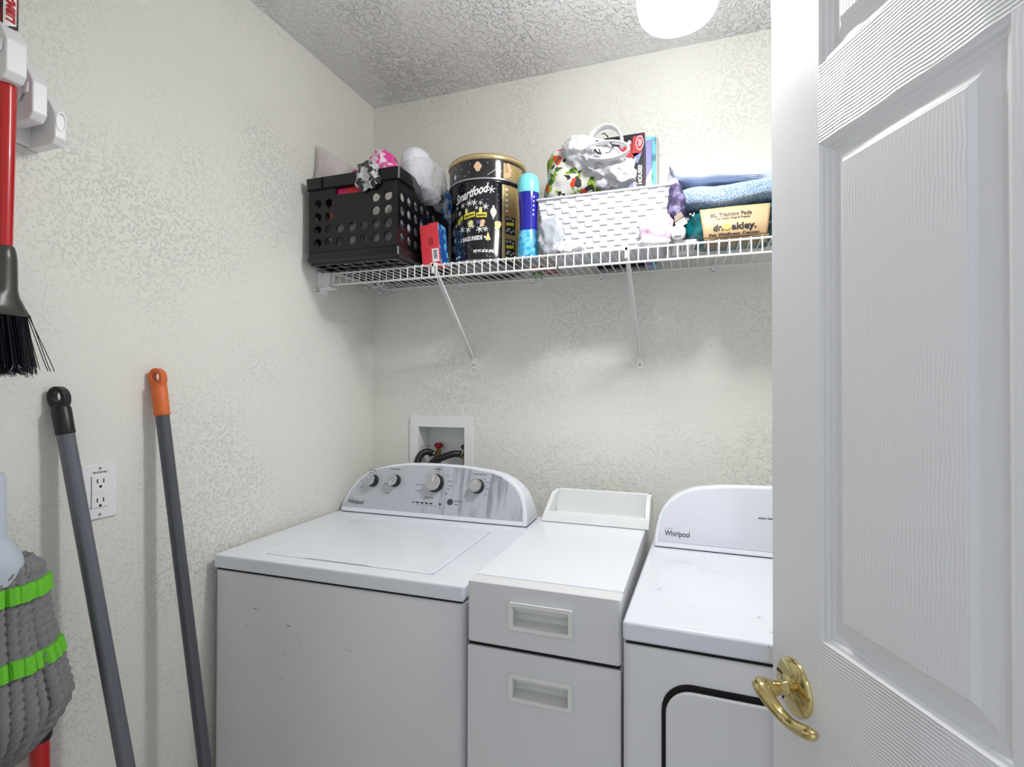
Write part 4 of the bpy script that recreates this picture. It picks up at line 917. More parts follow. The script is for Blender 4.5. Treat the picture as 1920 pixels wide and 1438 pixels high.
mb.add(A_+B_, [(0, 3, 2, 1), (0, 1, 5, 4), (1, 2, 6, 5), (2, 3, 7, 6), (3, 0, 4, 7), (8, 9, 10, 11), (8, 12, 13, 9), (9, 13, 14, 10), (10, 14, 15, 11), (11, 15, 12, 8), (4, 5, 13, 12), (5, 6, 14, 13), (6, 7, 15, 14), (7, 4, 12, 15)])
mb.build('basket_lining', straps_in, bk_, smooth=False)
def strap_mesh(name, w_, h, raised):
    b = 0.0006 if not raised else 0.0042; ins = 0.0010 if not raised else 0.0022; tb = 0.45 if raised else 1.0
    mb = MB(); W2, H2 = w_/2, h/2
    mb.add([(-W2, 0, -H2), (W2, 0, -H2), (W2, 0, H2), (-W2, 0, H2), (-W2+ins, -b, -H2+ins*0.6), (W2-ins, -b, -H2+ins*0.6), (W2-ins, -b, H2-ins*0.6), (-W2+ins, -b, H2-ins*0.6)][:6] + [(W2-ins, -b*tb, H2-ins*0.6), (-W2+ins, -b*tb, H2-ins*0.6)],
           [(4, 5, 6, 7), (0, 1, 5, 4), (1, 2, 6, 5), (2, 3, 7, 6), (3, 0, 4, 7)])
    o = mb.build(name, straps, bk_, smooth=False); return o
NC, NRW = 17, 11
src = {}
def strap(raised, w_, h, loc, rz, tiltx=0):
    key = (raised, round(w_, 4))
    if key not in src: o = src[key] = strap_mesh('strap', w_, h, raised)
    else: o = src[key].copy(); C.objects.link(o); o.parent = bk_
    o.location = loc; o.rotation_euler = (tiltx, 0, rz)
for j in range(NRW):
    v = (j+0.5)/NRW
    for i in range(NC):
        u = (i+0.5)/NC
        x0 = bx0+(BX0-bx0)*v; x1 = bx1+(BX1-bx1)*v
        z = BZ0+(BZ1-BZ0)*v; y = BY0+0.016-0.012*v
        rs = (i+j) % 2
        strap(bool(rs), 0.0238 if rs else 0.0234, 0.0162 if rs else 0.0164, Vector((x0+(x1-x0)*u, y - 0.002*sin(pi*u), z))-bo, 0, 0.07)
    for s_ in (1, -1):
        for i in range(5):
            y = BY0+0.020+(BY1-BY0-0.04)*(i+0.5)/5; x0 = bx0+(BX0-bx0)*v; x1 = bx1+(BX1-bx1)*v
            if s_ == 1: strap(bool((i+j) % 2), 0.0226 if (i+j) % 2 else 0.0222, 0.015, Vector((x1-0.004, y, z))-bo, pi/2)
            else: strap(bool((i+j) % 2), 0.0226 if (i+j) % 2 else 0.0222, 0.015, Vector((x0+0.004, y, z))-bo, -pi/2)
mb = MB()
for (p, q) in (((BX0, BY0), (BX1, BY0)), ((BX1, BY0), (BX1, BY1)), ((BX1, BY1), (BX0, BY1)), ((BX0, BY1), (BX0, BY0))):
    mb.tube([Vector((*p, BZ1))-bo, Vector((*q, BZ1))-bo], 0.0045, 8, flat=0.8)
mb.build('basket_rim', straps, bk_, weld=False)
bagw = mat('grey_white_film', srgb(176, 180, 188), 0.25)
thing_lump('plastic_bag', 'pale grey plastic bag bulging at the lower left of the basket', 'bag', bagw, (-0.395, 1.471, 1.785), (0.036, 0.012, 0.052), seed=60, amp=0.009, freq=34, e=0.75, sub=4, ridge=True, floor=TOP+0.001)
thing_lump('plastic_bag', 'white bag crumpled along the basket foot behind the shelf lip', 'bag', mat('bright_white_film', srgb(214, 215, 222), 0.25), (-0.345, 1.468, 1.746), (0.050, 0.012, 0.017), seed=63, amp=0.010, freq=44, sub=4, ridge=True, floor=TOP+0.001)
thing_lump('tissue_pack', 'pinkish white wrapped pack at the lower right of the basket', 'pack', mat('pinkish_film', srgb(200, 184, 200), 0.35, mixcol=(srgb(204, 150, 176), 18, 0.45, 0.6)), (-0.098, 1.470, 1.778), (0.044, 0.012, 0.042), seed=66, amp=0.008, freq=30, e=0.8, sub=4, ridge=True, floor=TOP+0.001)
thing_lump('cotton_pad', 'puffy white pad along the lower right of the basket', 'pad', mat('soft_white', srgb(216, 214, 222), 0.8), (-0.105, 1.463, 1.7405), (0.048, 0.010, 0.012), seed=69, amp=0.007, freq=40, sub=3)

# ------------------------------------------------------------------ floral tote and grocery bag on the basket
def floral():
    m = mat('floral_fabric', srgb(232, 230, 226), 0.7)
    nt = m.node_tree; N = nt.nodes; L = nt.links; p = N['Principled BSDF']
    tc = N.new('ShaderNodeTexCoord'); prev = None; base = srgb(206, 202, 198)
    cur = None
    for k, (col, sc, lo, seed) in enumerate(((srgb(128, 158, 40), 22, 0.60, 0), (srgb(30, 34, 28), 26, 0.61, 5), (srgb(206, 62, 36), 17, 0.585, 11), (srgb(58, 92, 40), 34, 0.63, 17))):
        mp = N.new('ShaderNodeMapping'); mp.inputs['Location'].default_value = (seed, seed*0.7, seed*1.3); L.new(tc.outputs['Object'], mp.inputs['Vector'])
        n = N.new('ShaderNodeTexNoise'); n.inputs['Scale'].default_value = sc; n.inputs['Detail'].default_value = 1.5; n.inputs['Distortion'].default_value = 0.8
        L.new(mp.outputs[0], n.inputs['Vector'])
        r = N.new('ShaderNodeMapRange'); r.inputs['From Min'].default_value = lo; r.inputs['From Max'].default_value = lo+0.012; L.new(n.outputs['Fac'], r.inputs['Value'])
        x = N.new('ShaderNodeMix'); x.data_type = 'RGBA'; x.inputs['B'].default_value = col
        if cur is None: x.inputs['A'].default_value = base
        else: L.new(cur, x.inputs['A'])
        L.new(r.outputs[0], x.inputs['Factor']); cur = x.outputs['Result']
    L.new(cur, p.inputs['Base Color']); return m
def slump(p, d): return Vector((p.x*(1+0.25*max(0, -d.z)) + 0.02*d.z, p.y, p.z))
thing_lump('floral_tote_bag', 'floral fabric bag with red and green flowers under the white grocery bag', 'bag', floral(), (-0.338, 1.560, 1.990), (0.090, 0.070, 0.092), seed=70, amp=0.012, freq=16, e=0.75, sub=5, floor=BZ1+0.0055, shape=slump, octv=2)
gb = empty('grocery_bag', (-0.27, 1.54, BZ1+0.02), 0, 'crumpled white plastic grocery bag with loop handles on the basket', 'bag')
gbo = Vector(gb.location)
wf = mat('white_grocery_film', srgb(212, 212, 216), 0.3, bump=(60, 0.0015, 3))
def bagshape(p, d): return Vector((p.x, p.y, p.z*(1-0.35*max(0, d.x)) - 0.32*p.x))
lump(Vector((-0.272, 1.505, 2.012))-gbo, (0.092, 0.054, 0.050), seed=75, amp=0.018, freq=20, sub=5, ridge=True, shape=bagshape, octv=3).build('bag_body', wf, gb, sharp=70)
lump(Vector((-0.225, 1.520, 1.968))-gbo, (0.072, 0.045, 0.046), seed=77, amp=0.016, freq=22, sub=5, ridge=True, octv=3).build('bag_fold', wf, gb, sharp=70)
def ribbon(pts, w_, name, m, par, th_=0.004):
    mb = MB(); mb.tube([Vector(p)-gbo for p in pts], w_, 10, flat=0.35); return mb.build(name, m, par)
def arc(c, r1, r2, a0, a1, y0, y1, n=14, tl=0):
    out = []
    for i in range(n+1):
        u = i/n; a = radians(a0+(a1-a0)*u); x = r1*cos(a); z = r2*sin(a)
        out.append((c[0]+x*cos(tl)-z*sin(tl), y0+(y1-y0)*u, c[1]+x*sin(tl)+z*cos(tl)))
    return out
ribbon(arc((-0.245, 2.035), 0.050, 0.060, 170, 5, 1.50, 1.50, tl=-0.25), 0.014, 'bag_handle', wf, gb)
ribbon(arc((-0.232, 2.002), 0.062, 0.024, 160, -140, 1.452, 1.455, tl=-0.05), 0.012, 'bag_handle', wf, gb)
mb = MB()
mb.tube([Vector(p)-gbo for p in ((-0.243, 1.447, 2.048), (-0.236, 1.447, 2.049), (-0.228, 1.447, 2.040), (-0.220, 1.447, 2.022), (-0.212, 1.447, 2.006))], 0.0016, 6)
mb.tube([Vector(p)-gbo for p in ((-0.262, 1.443, 2.025), (-0.255, 1.443, 2.030), (-0.250, 1.443, 2.024))], 0.002, 6)
mb.tube([Vector(p)-gbo for p in ((-0.262, 1.440, 2.005), (-0.255, 1.440, 1.995), (-0.244, 1.440, 1.990))], 0.003, 6)
mb.tube([Vector(p)-gbo for p in ((-0.250, 1.440, 2.004), (-0.244, 1.440, 1.989))], 0.0022, 6)
mb.tube([Vector(p)-gbo for p in ((-0.232, 1.440, 1.990), (-0.222, 1.440, 1.991), (-0.214, 1.440, 1.998))], 0.0014, 6)
mb.build('bag_print', black_ink, gb, weld=False)

# ------------------------------------------------------------------ boxed games standing behind the basket
g1 = empty('board_game_box', (-0.150, 1.700, TOP), 0, 'tall black and red board game box standing behind the grocery bag', 'game box', rot=(0, 0.0, 0.0))
H1 = 0.425
MB().box(-0.150, 0.0, 0, 0.028, 0, H1).build('box_lid', mat('navy_black_card', srgb(26, 26, 38), 0.3), g1, bevel=0.001)
MB().box(0.0001, 0.0008, 0.002, 0.027, 0.002, H1-0.002).build('box_side', mat('pink_lilac_card', srgb(226, 150, 160), 0.4, mixcol=(srgb(190, 180, 220), 9, 0.45, 0.6)), g1)
mb = MB(); yf_ = -0.0006
def poly(mb, pts, y=yf_): mb.add([(a, y, b) for a, b in pts], [tuple(range(len(pts)))])
poly(mb, [(-0.0800, H1-0.030), (-0.040, H1-0.020), (-0.040, H1-0.074), (-0.074, H1-0.080)]); poly(mb, [(-0.036, H1-0.009), (-0.005, H1-0.006), (-0.008, H1-0.062), (-0.040, H1-0.078)])
mb.build('red_print', mat('red_print', srgb(206, 66, 74), 0.35), g1, smooth=False)
mb = MB(); poly(mb, [(-0.047, H1-0.080), (-0.030, H1-0.125), (-0.022, H1-0.240), (-0.075, H1-0.240), (-0.058, H1-0.125)]); poly(mb, [(-0.038, H1-0.062), (-0.008, H1-0.064), (-0.022, H1-0.098)], yf_)
mb.build('blue_print', mat('periwinkle_print', srgb(150, 158, 206), 0.35), g1, smooth=False)
mb = MB(); n_ = 20
mb.ring([(-0.0150+0.0125*cos(2*pi*k/n_), H1-0.032+0.023*sin(2*pi*k/n_)) for k in range(n_)], [(-0.0150+0.0105*cos(2*pi*k/n_), H1-0.032+0.020*sin(2*pi*k/n_)) for k in range(n_)], lambda a, b: (a, -0.0014, b), lambda a, b: (a, -0.0008, b))
for k in range(3): mb.tube([(-0.020+0.004*k, -0.0012, H1-0.042), (-0.017+0.004*k, -0.0012, H1-0.030), (-0.020+0.004*k, -0.0012, H1-0.020)], 0.0011, 4)
poly(mb, [(-0.0475+0.006*cos(2*pi*k/10), H1-0.026+0.007*sin(2*pi*k/10)) for k in range(10)], -0.001)
letter(mb, 'THE WHITE HOUSE?', 0.0165, plane_fn((-0.0085, -0.0012, H1-0.262), (0, 0, 1), (-1, 0, 0)), width=0.160, bold=0.0008)
letter(mb, 'SIDEWALK?', 0.0155, plane_fn((-0.0240, -0.0012, H1-0.245), (0, 0, 1), (-1, 0, 0)), width=0.090, bold=0.0008)
mb.build('white_lettering', white_ink, g1, smooth=False, weld=False)
g2 = empty('puzzle_box', (-0.1370, 1.694, TOP), 0, 'slim lilac and white box standing between the game box and the teal box', 'game box')
MB().box(-0.009, 0.009, 0, 0.045, 0, 0.405).build('box_lid', mat('lilac_card', srgb(150, 146, 204), 0.4), g2, bevel=0.001)
MB().add([(-0.009, -0.0006, 0.16), (0.009, -0.0006, 0.16), (0.009, -0.0006, 0.305), (-0.007, -0.0006, 0.275), (-0.009, -0.0006, 0.26)], [(0, 1, 2, 3, 4)]).build('white_print', white_ink, g2, smooth=False)
MB().box(-0.0092, 0.0092, -0.0006, 0.046, 0.395, 0.4055).build('box_edge', mat('light_teal_card', srgb(140, 210, 216), 0.4), g2)
g3 = empty('card_game_box', (-0.1205, 1.694, TOP), 0, 'slim teal box at the right end of the standing games', 'game box')
MB().box(-0.0070, 0.0055, 0, 0.045, 0, 0.403).build('box_lid', mat('teal_card', srgb(104, 196, 212), 0.4, mixcol=(srgb(50, 130, 150), 25, 0.52, 0.58)), g3, bevel=0.001)
MB().box(0.0056, 0.0110, 0.001, 0.045, 0.0, 0.400).build('box_side', mat('grey_card', srgb(180, 182, 178), 0.5), g3)

# ------------------------------------------------------------------ linens and the training pad bag
fuzzy = mat('fuzzy_blue_terry', srgb(122, 150, 186), 0.95, bump=(300, 0.006, 2), mixcol=(srgb(184, 200, 220), 260, 0.42, 0.62))
sheet_m = mat('pale_blue_cotton', srgb(188, 197, 222), 0.75)
def pack(center, rad, seed, amp, freq, e=0.55, sub=5, **kw): return lump(center, rad, seed=seed, amp=amp, freq=freq, e=e, sub=sub, **kw)
pb = empty('training_pad_bag', (0.115, 1.545, TOP), 0, 'teal plastic pack with a tan paper label under the folded linens', 'pack')
teal = mat('teal_film', srgb(10, 92, 98), 0.16, coat=0.4, mixcol=(srgb(4, 34, 40), 14, 0.45, 0.62))
def dome(p, d): return Vector((p.x, p.y, p.z*(1-0.25*abs(d.x)**2)))
lump(Vector((0.0, 0.0, 0.048)), (0.150, 0.066, 0.052), seed=81, amp=0.009, freq=18, e=0.6, sub=5, ridge=True, floor=0.002, shape=dome).build('pack_body', teal, pb, sharp=60)
# tan label: a curved sheet over the front of the pack
def lab(u, v):
    x = -0.103 + 0.170*u + 0.010*(1-v)*(1-2*u); z = 0.0035 + 0.083*v
    y = -0.0915 + 0.020*v**2 + 0.004*(2*u-1)**2 - 0.006*sin(pi*v) + 0.0022*noise.noise(Vector((u*3, v*3, 1)))
    return Vector((x, y, z))
mb = MB(); gx, gz = 24, 14
mb.add([lab(i/gx, j/gz) for i in range(gx+1) for j in range(gz+1)], [(i*(gz+1)+j, (i+1)*(gz+1)+j, (i+1)*(gz+1)+j+1, i*(gz+1)+j+1) for i in range(gx) for j in range(gz)])
lb = mb.build('paper_label', mat('kraft_tan', srgb(180, 150, 114), 0.55), pb, sharp=80); md = lb.modifiers.new('s', 'SOLIDIFY'); md.thickness = 0.0012; md.offset = 1
def labf(x0, z0, off=0.0026):
    def f(a, b):
        u = (x0+a+0.103)/0.170; v = (z0+b-0.0035)/0.083; p = lab(u, v); return Vector((x0+a, p.y-off, z0+b))
    return f
mb = MB()
letter(mb, 'dr.', 0.0225, labf(-0.070, 0.021), bold=0.0008, width=0.024, shear=0.1)
letter(mb, 'akley.', 0.0225, labf(-0.026, 0.021), bold=0.0008, width=0.058)
letter(mb, 'XL Training Pads', 0.0150, labf(-0.078, 0.058), width=0.100, bold=0.0003)
letter(mb, 'For Indoor Dogs & Puppies', 0.0070, labf(-0.062, 0.050), width=0.080, bold=0.0002)
letter(mb, 'Pet Wellness Center', 0.0100, labf(-0.080, 0.0065), width=0.120, bold=0.0003)
mb.build('lettering', black_ink, lb, smooth=False)
mb = MB(); q = labf(-0.0365, 0.0285); n_ = 18
mb.add([q(0.0088*cos(2*pi*k/n_), 0.0088*sin(2*pi*k/n_)) for k in range(n_)], [tuple(range(n_))]); mb.build('sun_emblem', mat('ochre_print', srgb(214, 160, 70), 0.5), lb, smooth=False)
mb = MB()
for x0, z0 in ():
    for k in range(4):
        q = labf(x0, z0+0.0034*k); mb.add([q(0.002*(k % 2), 0), q(0.022+0.003*(k % 2), 0.0016), q(0.022+0.003*(k % 2), 0.0028), q(0.002*(k % 2), 0.0012)], [(0, 1, 2, 3)])
# the label folds under the pack; its printed underside shows through the wires
mb = MB()
mb.box(-0.092, 0.062, -0.0900, -0.010, 0.0010, 0.0022)
fl_ = mb.build('label_flap', MATS['kraft_tan'], pb)
mb = MB()
for x0 in (-0.086, -0.050, -0.014, 0.022):
    for k in range(6):
        yy_ = -0.082+0.011*k; mb.add([(x0+0.003*(k % 2), yy_, 0.0006), (x0+0.026, yy_+0.003, 0.0006), (x0+0.029, yy_+0.006, 0.0006), (x0+0.002, yy_+0.003, 0.0006)], [(0, 1, 2, 3)])
mb.build('pattern_print', mat('brown_print', srgb(70, 44, 26), 0.5), fl_, smooth=False)
mb = MB()
for i, (x, z, s_) in enumerate(((-0.128, 0.070, 0.004), (-0.122, 0.066, 0.005), (-0.118, 0.072, 0.003))): mb.box(x, x+s_, -0.0905, -0.0885, z, z+s_*0.8)
mb.build('white_print', white_ink, pb)
def roll(p, d): return Vector((p.x, p.y, p.z*(1-0.22*d.x) - 0.01*p.x + 0.005*sin(p.x*26)))
thing_lump('fuzzy_blanket', 'fuzzy light blue blanket folded on the teal pack', 'blanket', fuzzy, (0.130, 1.540, 1.8560), (0.178, 0.080, 0.031), seed=90, amp=0.005, freq=12, e=0.6, sub=5, shape=roll)
def sheetshape(p, d):
    return Vector((p.x, p.y, p.z*(1+0.12*sin(p.x*30+p.z*30)) - 0.16*p.x))
thing_lump('folded_sheet', 'folded pale blue cotton sheet on top of the linen pile', 'bed linen', sheet_m, (0.125, 1.545, 1.9080), (0.180, 0.080, 0.030), seed=93, amp=0.011, freq=11, e=0.55, sub=5, ridge=True, octv=2, shape=sheetshape)
thing_lump('sheet_corner', 'grey-white linen corner poking up left of the sheet', 'bed linen', mat('grey_cotton', srgb(170, 170, 180), 0.8), (-0.055, 1.570, 1.955), (0.016, 0.026, 0.030), seed=95, amp=0.010, freq=30, sub=4, ridge=True)
thing_lump('purple_bag', 'dark purple bag squeezed between basket and linens', 'bag', mat('plum_fabric', srgb(56, 46, 80), 0.55, mixcol=(srgb(120, 112, 150), 40, 0.52, 0.62)), (-0.046, 1.500, 1.842), (0.022, 0.034, 0.060), seed=97, amp=0.010, freq=24, e=0.8, sub=4, ridge=True)
thing_lump('plastic_bag', 'lavender film edge curving beside the purple bag', 'bag', mat('lavender_film', srgb(188, 190, 214), 0.3), (-0.056, 1.520, 1.890), (0.020, 0.030, 0.036), seed=99, amp=0.008, freq=24, sub=4, ridge=True)
thing_lump('blue_towel', 'dark blue towel bundle at the right end by the door', 'towel', mat('dark_blue_terry', srgb(36, 84, 120), 0.95, mixcol=(srgb(130, 180, 205), 120, 0.5, 0.62)), (0.235, 1.500, 1.825), (0.045, 0.035, 0.050), seed=101, amp=0.010, freq=30, sub=4)
# cream carton and small printed packet
c_ = empty('folded_carton', (-0.030, 1.462, 1.776), 0, 'small cream folded card stuck beside the teal pack', 'card', rot=(0.2, -0.5, 0.1))
MB().box(-0.014, 0.014, 0, 0.004, 0, 0.018).build('card_leaf', mat('cream_card', srgb(216, 196, 178), 0.6), c_, bevel=0.0006)
MB().hex([(-0.013, -0.002, 0.019), (0.013, -0.002, 0.021), (0.013, 0.002, 0.021), (-0.013, 0.002, 0.019), (-0.010, -0.010, 0.032), (0.011, -0.008, 0.034), (0.011, -0.005, 0.034), (-0.010, -0.007, 0.032)]).build('card_leaf', mat('cream_card', (1, 1, 1, 1)), c_, bevel=0.0006)
pk = empty('printed_packet', (-0.020, 1.500, TOP), 0.1, 'white printed packet lying on the wires under the purple bag', 'packet')
MB().box(-0.035, 0.022, -0.030, 0.10, 0, 0.010).build('packet_body', mat('packet_white', srgb(225, 225, 230), 0.45), pk, bevel=0.002)
mb = MB()
for k in range(4): mb.hex([(-0.020+0.010*k, -0.025, -0.0008), (-0.018+0.010*k, -0.025, -0.0008), (-0.012+0.010*k, 0.05, -0.0008), (-0.014+0.010*k, 0.05, -0.0008), (-0.020+0.010*k, -0.025, 0.0), (-0.018+0.010*k, -0.025, 0.0), (-0.012+0.010*k, 0.05, 0), (-0.014+0.010*k, 0.05, 0)])
mb.build('packet_print', black_ink, pk)
# white round cap on the lip
cp_ = empty('bottle_cap', (-0.0415, 1.4560, 1.7480), 0, 'white round cap with a raised tab resting on the shelf lip', 'cap')
MB().tube([(0, -0.008, 0.010), (0, -0.003, 0.010), (0, 0.010, 0.010)], [0.0175, 0.0195, 0.0195], 28).build('cap_disc', mat('cap_white', srgb(214, 214, 218), 0.35), cp_, sharp=50)
mb = MB(); mb.prism([(-0.010, 0.0), (0.008, 0.0), (0.010, 0.016), (0.006, 0.011), (0.0, 0.009), (-0.006, 0.011), (-0.010, 0.016)], lambda a, b: (a, -0.0125, b-0.008+0.006), lambda a, b: (a, -0.007, b-0.008+0.006)); mb.build('cap_tab', mat('cap_grey', srgb(176, 176, 180), 0.4), cp_, bevel=0.001)
# green sprig
mb = MB(); random.seed(3)
for k in range(14):
    a = Vector((-0.472+rnd.uniform(-0.014, 0.014), 1.600+rnd.uniform(-0.012, 0.012), TOP-0.006-rnd.uniform(0.0, 0.030)))
    mb.tube([a, a+Vector((rnd.uniform(-0.012, 0.012), rnd.uniform(-0.008, 0.008), rnd.uniform(-0.014, 0.006)))], [0.0035, 0.001], 5, flat=0.5)
tag(mb.build('green_bow', mat('green_foil', srgb(20, 140, 50), 0.3)), 'small green foil bow poking down through the shelf wires', 'bow')

# ------------------------------------------------------------------ left wall: grip rack
rk = empty('broom_rack', (XL, 0.60, 1.80), 0, 'white plastic broom rack of stepped clamps on the left wall', 'broom rack')
def grip(y, z0, z1, depth, cap=False, w_=0.020):
    yy = y-0.60; a, b = z0-1.80, z1-1.80
    prof = [(0.0, a), (depth-0.010, a), (depth, a+0.012), (depth, b-0.042), (depth-0.016, b-0.018), (depth-0.034, b), (0.0, b)]
    mb = MB(); mb.prism(prof, lambda p, q: (p, yy, q), lambda p, q: (p, yy+w_, q))
    g = mb.build('clamp', plastic_w, rk, bevel=0.0028, seg=2)
    if cap:
        mb = MB(); n_ = 20
        mb.ring([(yy+w_/2+0.0085*cos(2*pi*k/n_), b-0.055+0.019*sin(2*pi*k/n_)) for k in range(n_)], [(yy+w_/2+0.0065*cos(2*pi*k/n_), b-0.055+0.016*sin(2*pi*k/n_)) for k in range(n_)], lambda p, q: (depth+0.0012, p, q), lambda p, q: (depth-0.001, p, q))
        mb.build('screw_cap', plastic_w, g)
    else:
        mb = MB(); mb.tube([(depth-0.030, yy-0.001, b-0.040), (depth-0.024, yy-0.004, b-0.060), (depth-0.032, yy-0.004, b-0.070), (depth-0.044, yy-0.002, b-0.062)], 0.0055, 8, flat=0.6)
        mb.tube([(depth-0.012, yy-0.001, b-0.045), (depth-0.012, yy-0.003, b-0.064)], 0.0060, 8, flat=0.6); mb.build('grip_pad', plastic_w, g, weld=False)
grip(0.627, 1.790, 1.888, 0.082, True)
grip(0.590, 1.818, 1.926, 0.086, w_=0.024)
grip(0.536, 1.855, 1.962, 0.118, w_=0.030)
MB().box(0.0005, 0.014, -0.16, 0.040, -0.006, 0.060).build('back_plate', plastic_w, rk, bevel=0.003)

# ------------------------------------------------------------------ broom (hanging head down)
bx_, by_ = -1.106, 0.5535
bm_ = empty('broom', (bx_, by_, 1.367), 0, 'red-handled broom with black bristles hanging in the rack', 'broom')
MB().tube([(0, 0, 0.205), (0, 0, 0.30), (0, 0, 0.44), (0, 0, 0.56), (0, 0, 0.98)], [0.0118, 0.0130, 0.0145, 0.0150, 0.0150], 24).build('handle', red_m, bm_)
lbm = mat('broom_label', srgb(30, 26, 30), 0.4, mixcol=(srgb(120, 30, 36), 60, 0.5, 0.56))
ll = MB().lathe([(0.0153, 0.560), (0.0153, 0.80)], 32).build('handle_label', lbm, bm_)
az3 = atan2(-by_, -bx_)
def cyh(r): return lambda a, b: (r*cos(az3+a/0.0155), r*sin(az3+a/0.0155), b)
mb = MB(); f = cyh(0.0156)
g_ = [(-0.004, 0.600), (0.009, 0.606), (0.0145, 0.618), (0.0145, 0.70), (-0.004, 0.70)]
for i in range(6):
    u0 = -0.004+0.0185*i/6; u1 = -0.004+0.0185*(i+1)/6; mb.add([f(u0, 0.580+0.0015*i), f(u1, 0.580+0.0015*(i+1)), f(u1, 0.67), f(u0, 0.67)], [(0, 1, 2, 3)])
mb.build('label_patch', white_ink, ll, smooth=False)
mb = MB(); f2 = cyh(0.0168)
letter(mb, 'LIBMAN', 0.0150, lambda a, b: f2(0.0105-b, 0.590+a), width=0.062, bold=0.0008, shear=0.2)
mb.build('lettering', mat('label_red', srgb(190, 20, 30), 0.4), ll, smooth=False)
# socket and flared shroud
def shroud(secs, name, m, n=28):
    mb = MB(); vs = []
    for (z, rx, ry, cy) in secs: vs += [(rx*cos(2*pi*j/n), cy+ry*sin(2*pi*j/n), z) for j in range(n)]
    k = len(secs); fs = [(i*n+j, i*n+(j+1) % n, (i+1)*n+(j+1) % n, (i+1)*n+j) for i in range(k-1) for j in range(n)]
    fs += [tuple(range(n)), tuple((k-1)*n+j for j in range(n))]
    return mb.add(vs, fs).build(name, m, bm_, sharp=50)
shroud([(0.214, 0.013, 0.012, 0.002), (0.206, 0.0165, 0.0175, -0.001), (0.190, 0.0175, 0.0195, -0.001), (0.140, 0.0185, 0.0205, -0.001), (0.128, 0.021, 0.0320, -0.009), (0.112, 0.024, 0.0440, -0.013), (0.098, 0.026, 0.0560, -0.017), (0.096, 0.0245, 0.0550, -0.017)], 'socket', mat('charcoal_plastic', srgb(64, 64, 60), 0.3))
mb = MB()
for k in range(900):
    a = rnd.uniform(0, 2*pi); q = sqrt(rnd.random()); x = 0.022*q*cos(a); y = -0.017+0.050*q*sin(a)
    sp_ = 1.16+rnd.uniform(-0.06, 0.10); fl = rnd.random() < 0.02
    if fl: sp_ = rnd.uniform(1.35, 1.6)
    ze = rnd.uniform(-0.004, 0.010); x2, y2 = x*sp_+rnd.uniform(-0.003, 0.003), -0.012+(y+0.017)*sp_+rnd.uniform(-0.002, 0.003)
    pts = [(x, y, 0.102), ((x+x2)/2, (y+y2)/2, 0.055), (x2, y2, ze)]
    mb.tube(pts, [0.0009, 0.0009, 0.0007], 3, cap=False)
for y0_, y2 in ((0.028, 0.068), (0.030, 0.062), (0.026, 0.058)): mb.tube([(0.015, y0_, 0.10), (0.016, (y0_+y2)/2-0.003, 0.06), (0.016, y2-0.006, 0.02), (0.016, y2, 0.004)], 0.0008, 4)
br = mb.build('bristles', mat('black_bristle', srgb(20, 20, 30), 0.4), bm_, weld=False); br['kind'] = 'stuff'
mb = MB()
for k in range(260):
    a = rnd.uniform(0, 2*pi); q = sqrt(rnd.random()); x = 0.025*q*cos(a)+0.002; y = -0.012+0.058*q*sin(a); z = rnd.uniform(-0.003, 0.014)
    mb.tube([(x, y, z), (x+rnd.uniform(-0.004, 0.004), y+rnd.uniform(-0.005, 0.005), z-rnd.uniform(0.002, 0.008))], 0.0006, 3, cap=False)
br2 = mb.build('frayed_tips', mat('frayed_grey', srgb(120, 120, 132), 0.6), bm_, weld=False); br2['kind'] = 'stuff'; br2['label'] = 'pale frayed bristle tips'

# ------------------------------------------------------------------ twist mop (hanging, grey yarn with green bands)
MX, MY, MZ = -1.105, 0.548, 0.700
mp_ = empty('twist_mop', (MX, MY, MZ), 0, 'hanging mop with grey twisted yarn and two lime green bands', 'mop')
ZT = 0.345
yarn = mat('grey_yarn', srgb(138, 137, 140), 0.95, bump=(500, 0.002, 2)); green = mat('lime_band', srgb(112, 206, 50), 0.7, bump=(300, 0.0015, 2))
MB().tube([(0, -0.010, ZT+0.02), (0, -0.014, ZT+0.04), (0, -0.016, ZT+0.147), (0, -0.016, ZT+0.150), (0, -0.0165, ZT+0.1505), (0.09, -0.235, ZT+0.85)], [0.028, 0.0262, 0.0262, 0.0235, 0.0105, 0.0105], 24).build('handle', mat('blue_grey_plastic', srgb(196, 204, 218), 0.35), mp_)
MB().tube([(0, -0.010, ZT-0.03), (0, -0.010, ZT-0.002), (0, -0.012, ZT+0.012), (0, -0.014, ZT+0.045)], [0.042, 0.046, 0.043, 0.0266], 28).build('collar', MATS['blue_grey_plastic'], mp_)
def prof_r(v):   # v 0 top .. 1 bottom
    P_ = [(0, 0.040), (0.04, 0.055), (0.12, 0.060), (0.3, 0.066), (0.55, 0.086), (0.73, 0.099), (0.80, 0.092), (0.88, 0.070), (0.95, 0.038), (1.0, 0.015)]
    for (a, ra), (b, rb_) in zip(P_, P_[1:]):
        if a <= v <= b: return ra + (rb_-ra)*(v-a)/(b-a)
    return 0.03
NS = 30
gA, gB = MB(), MB()
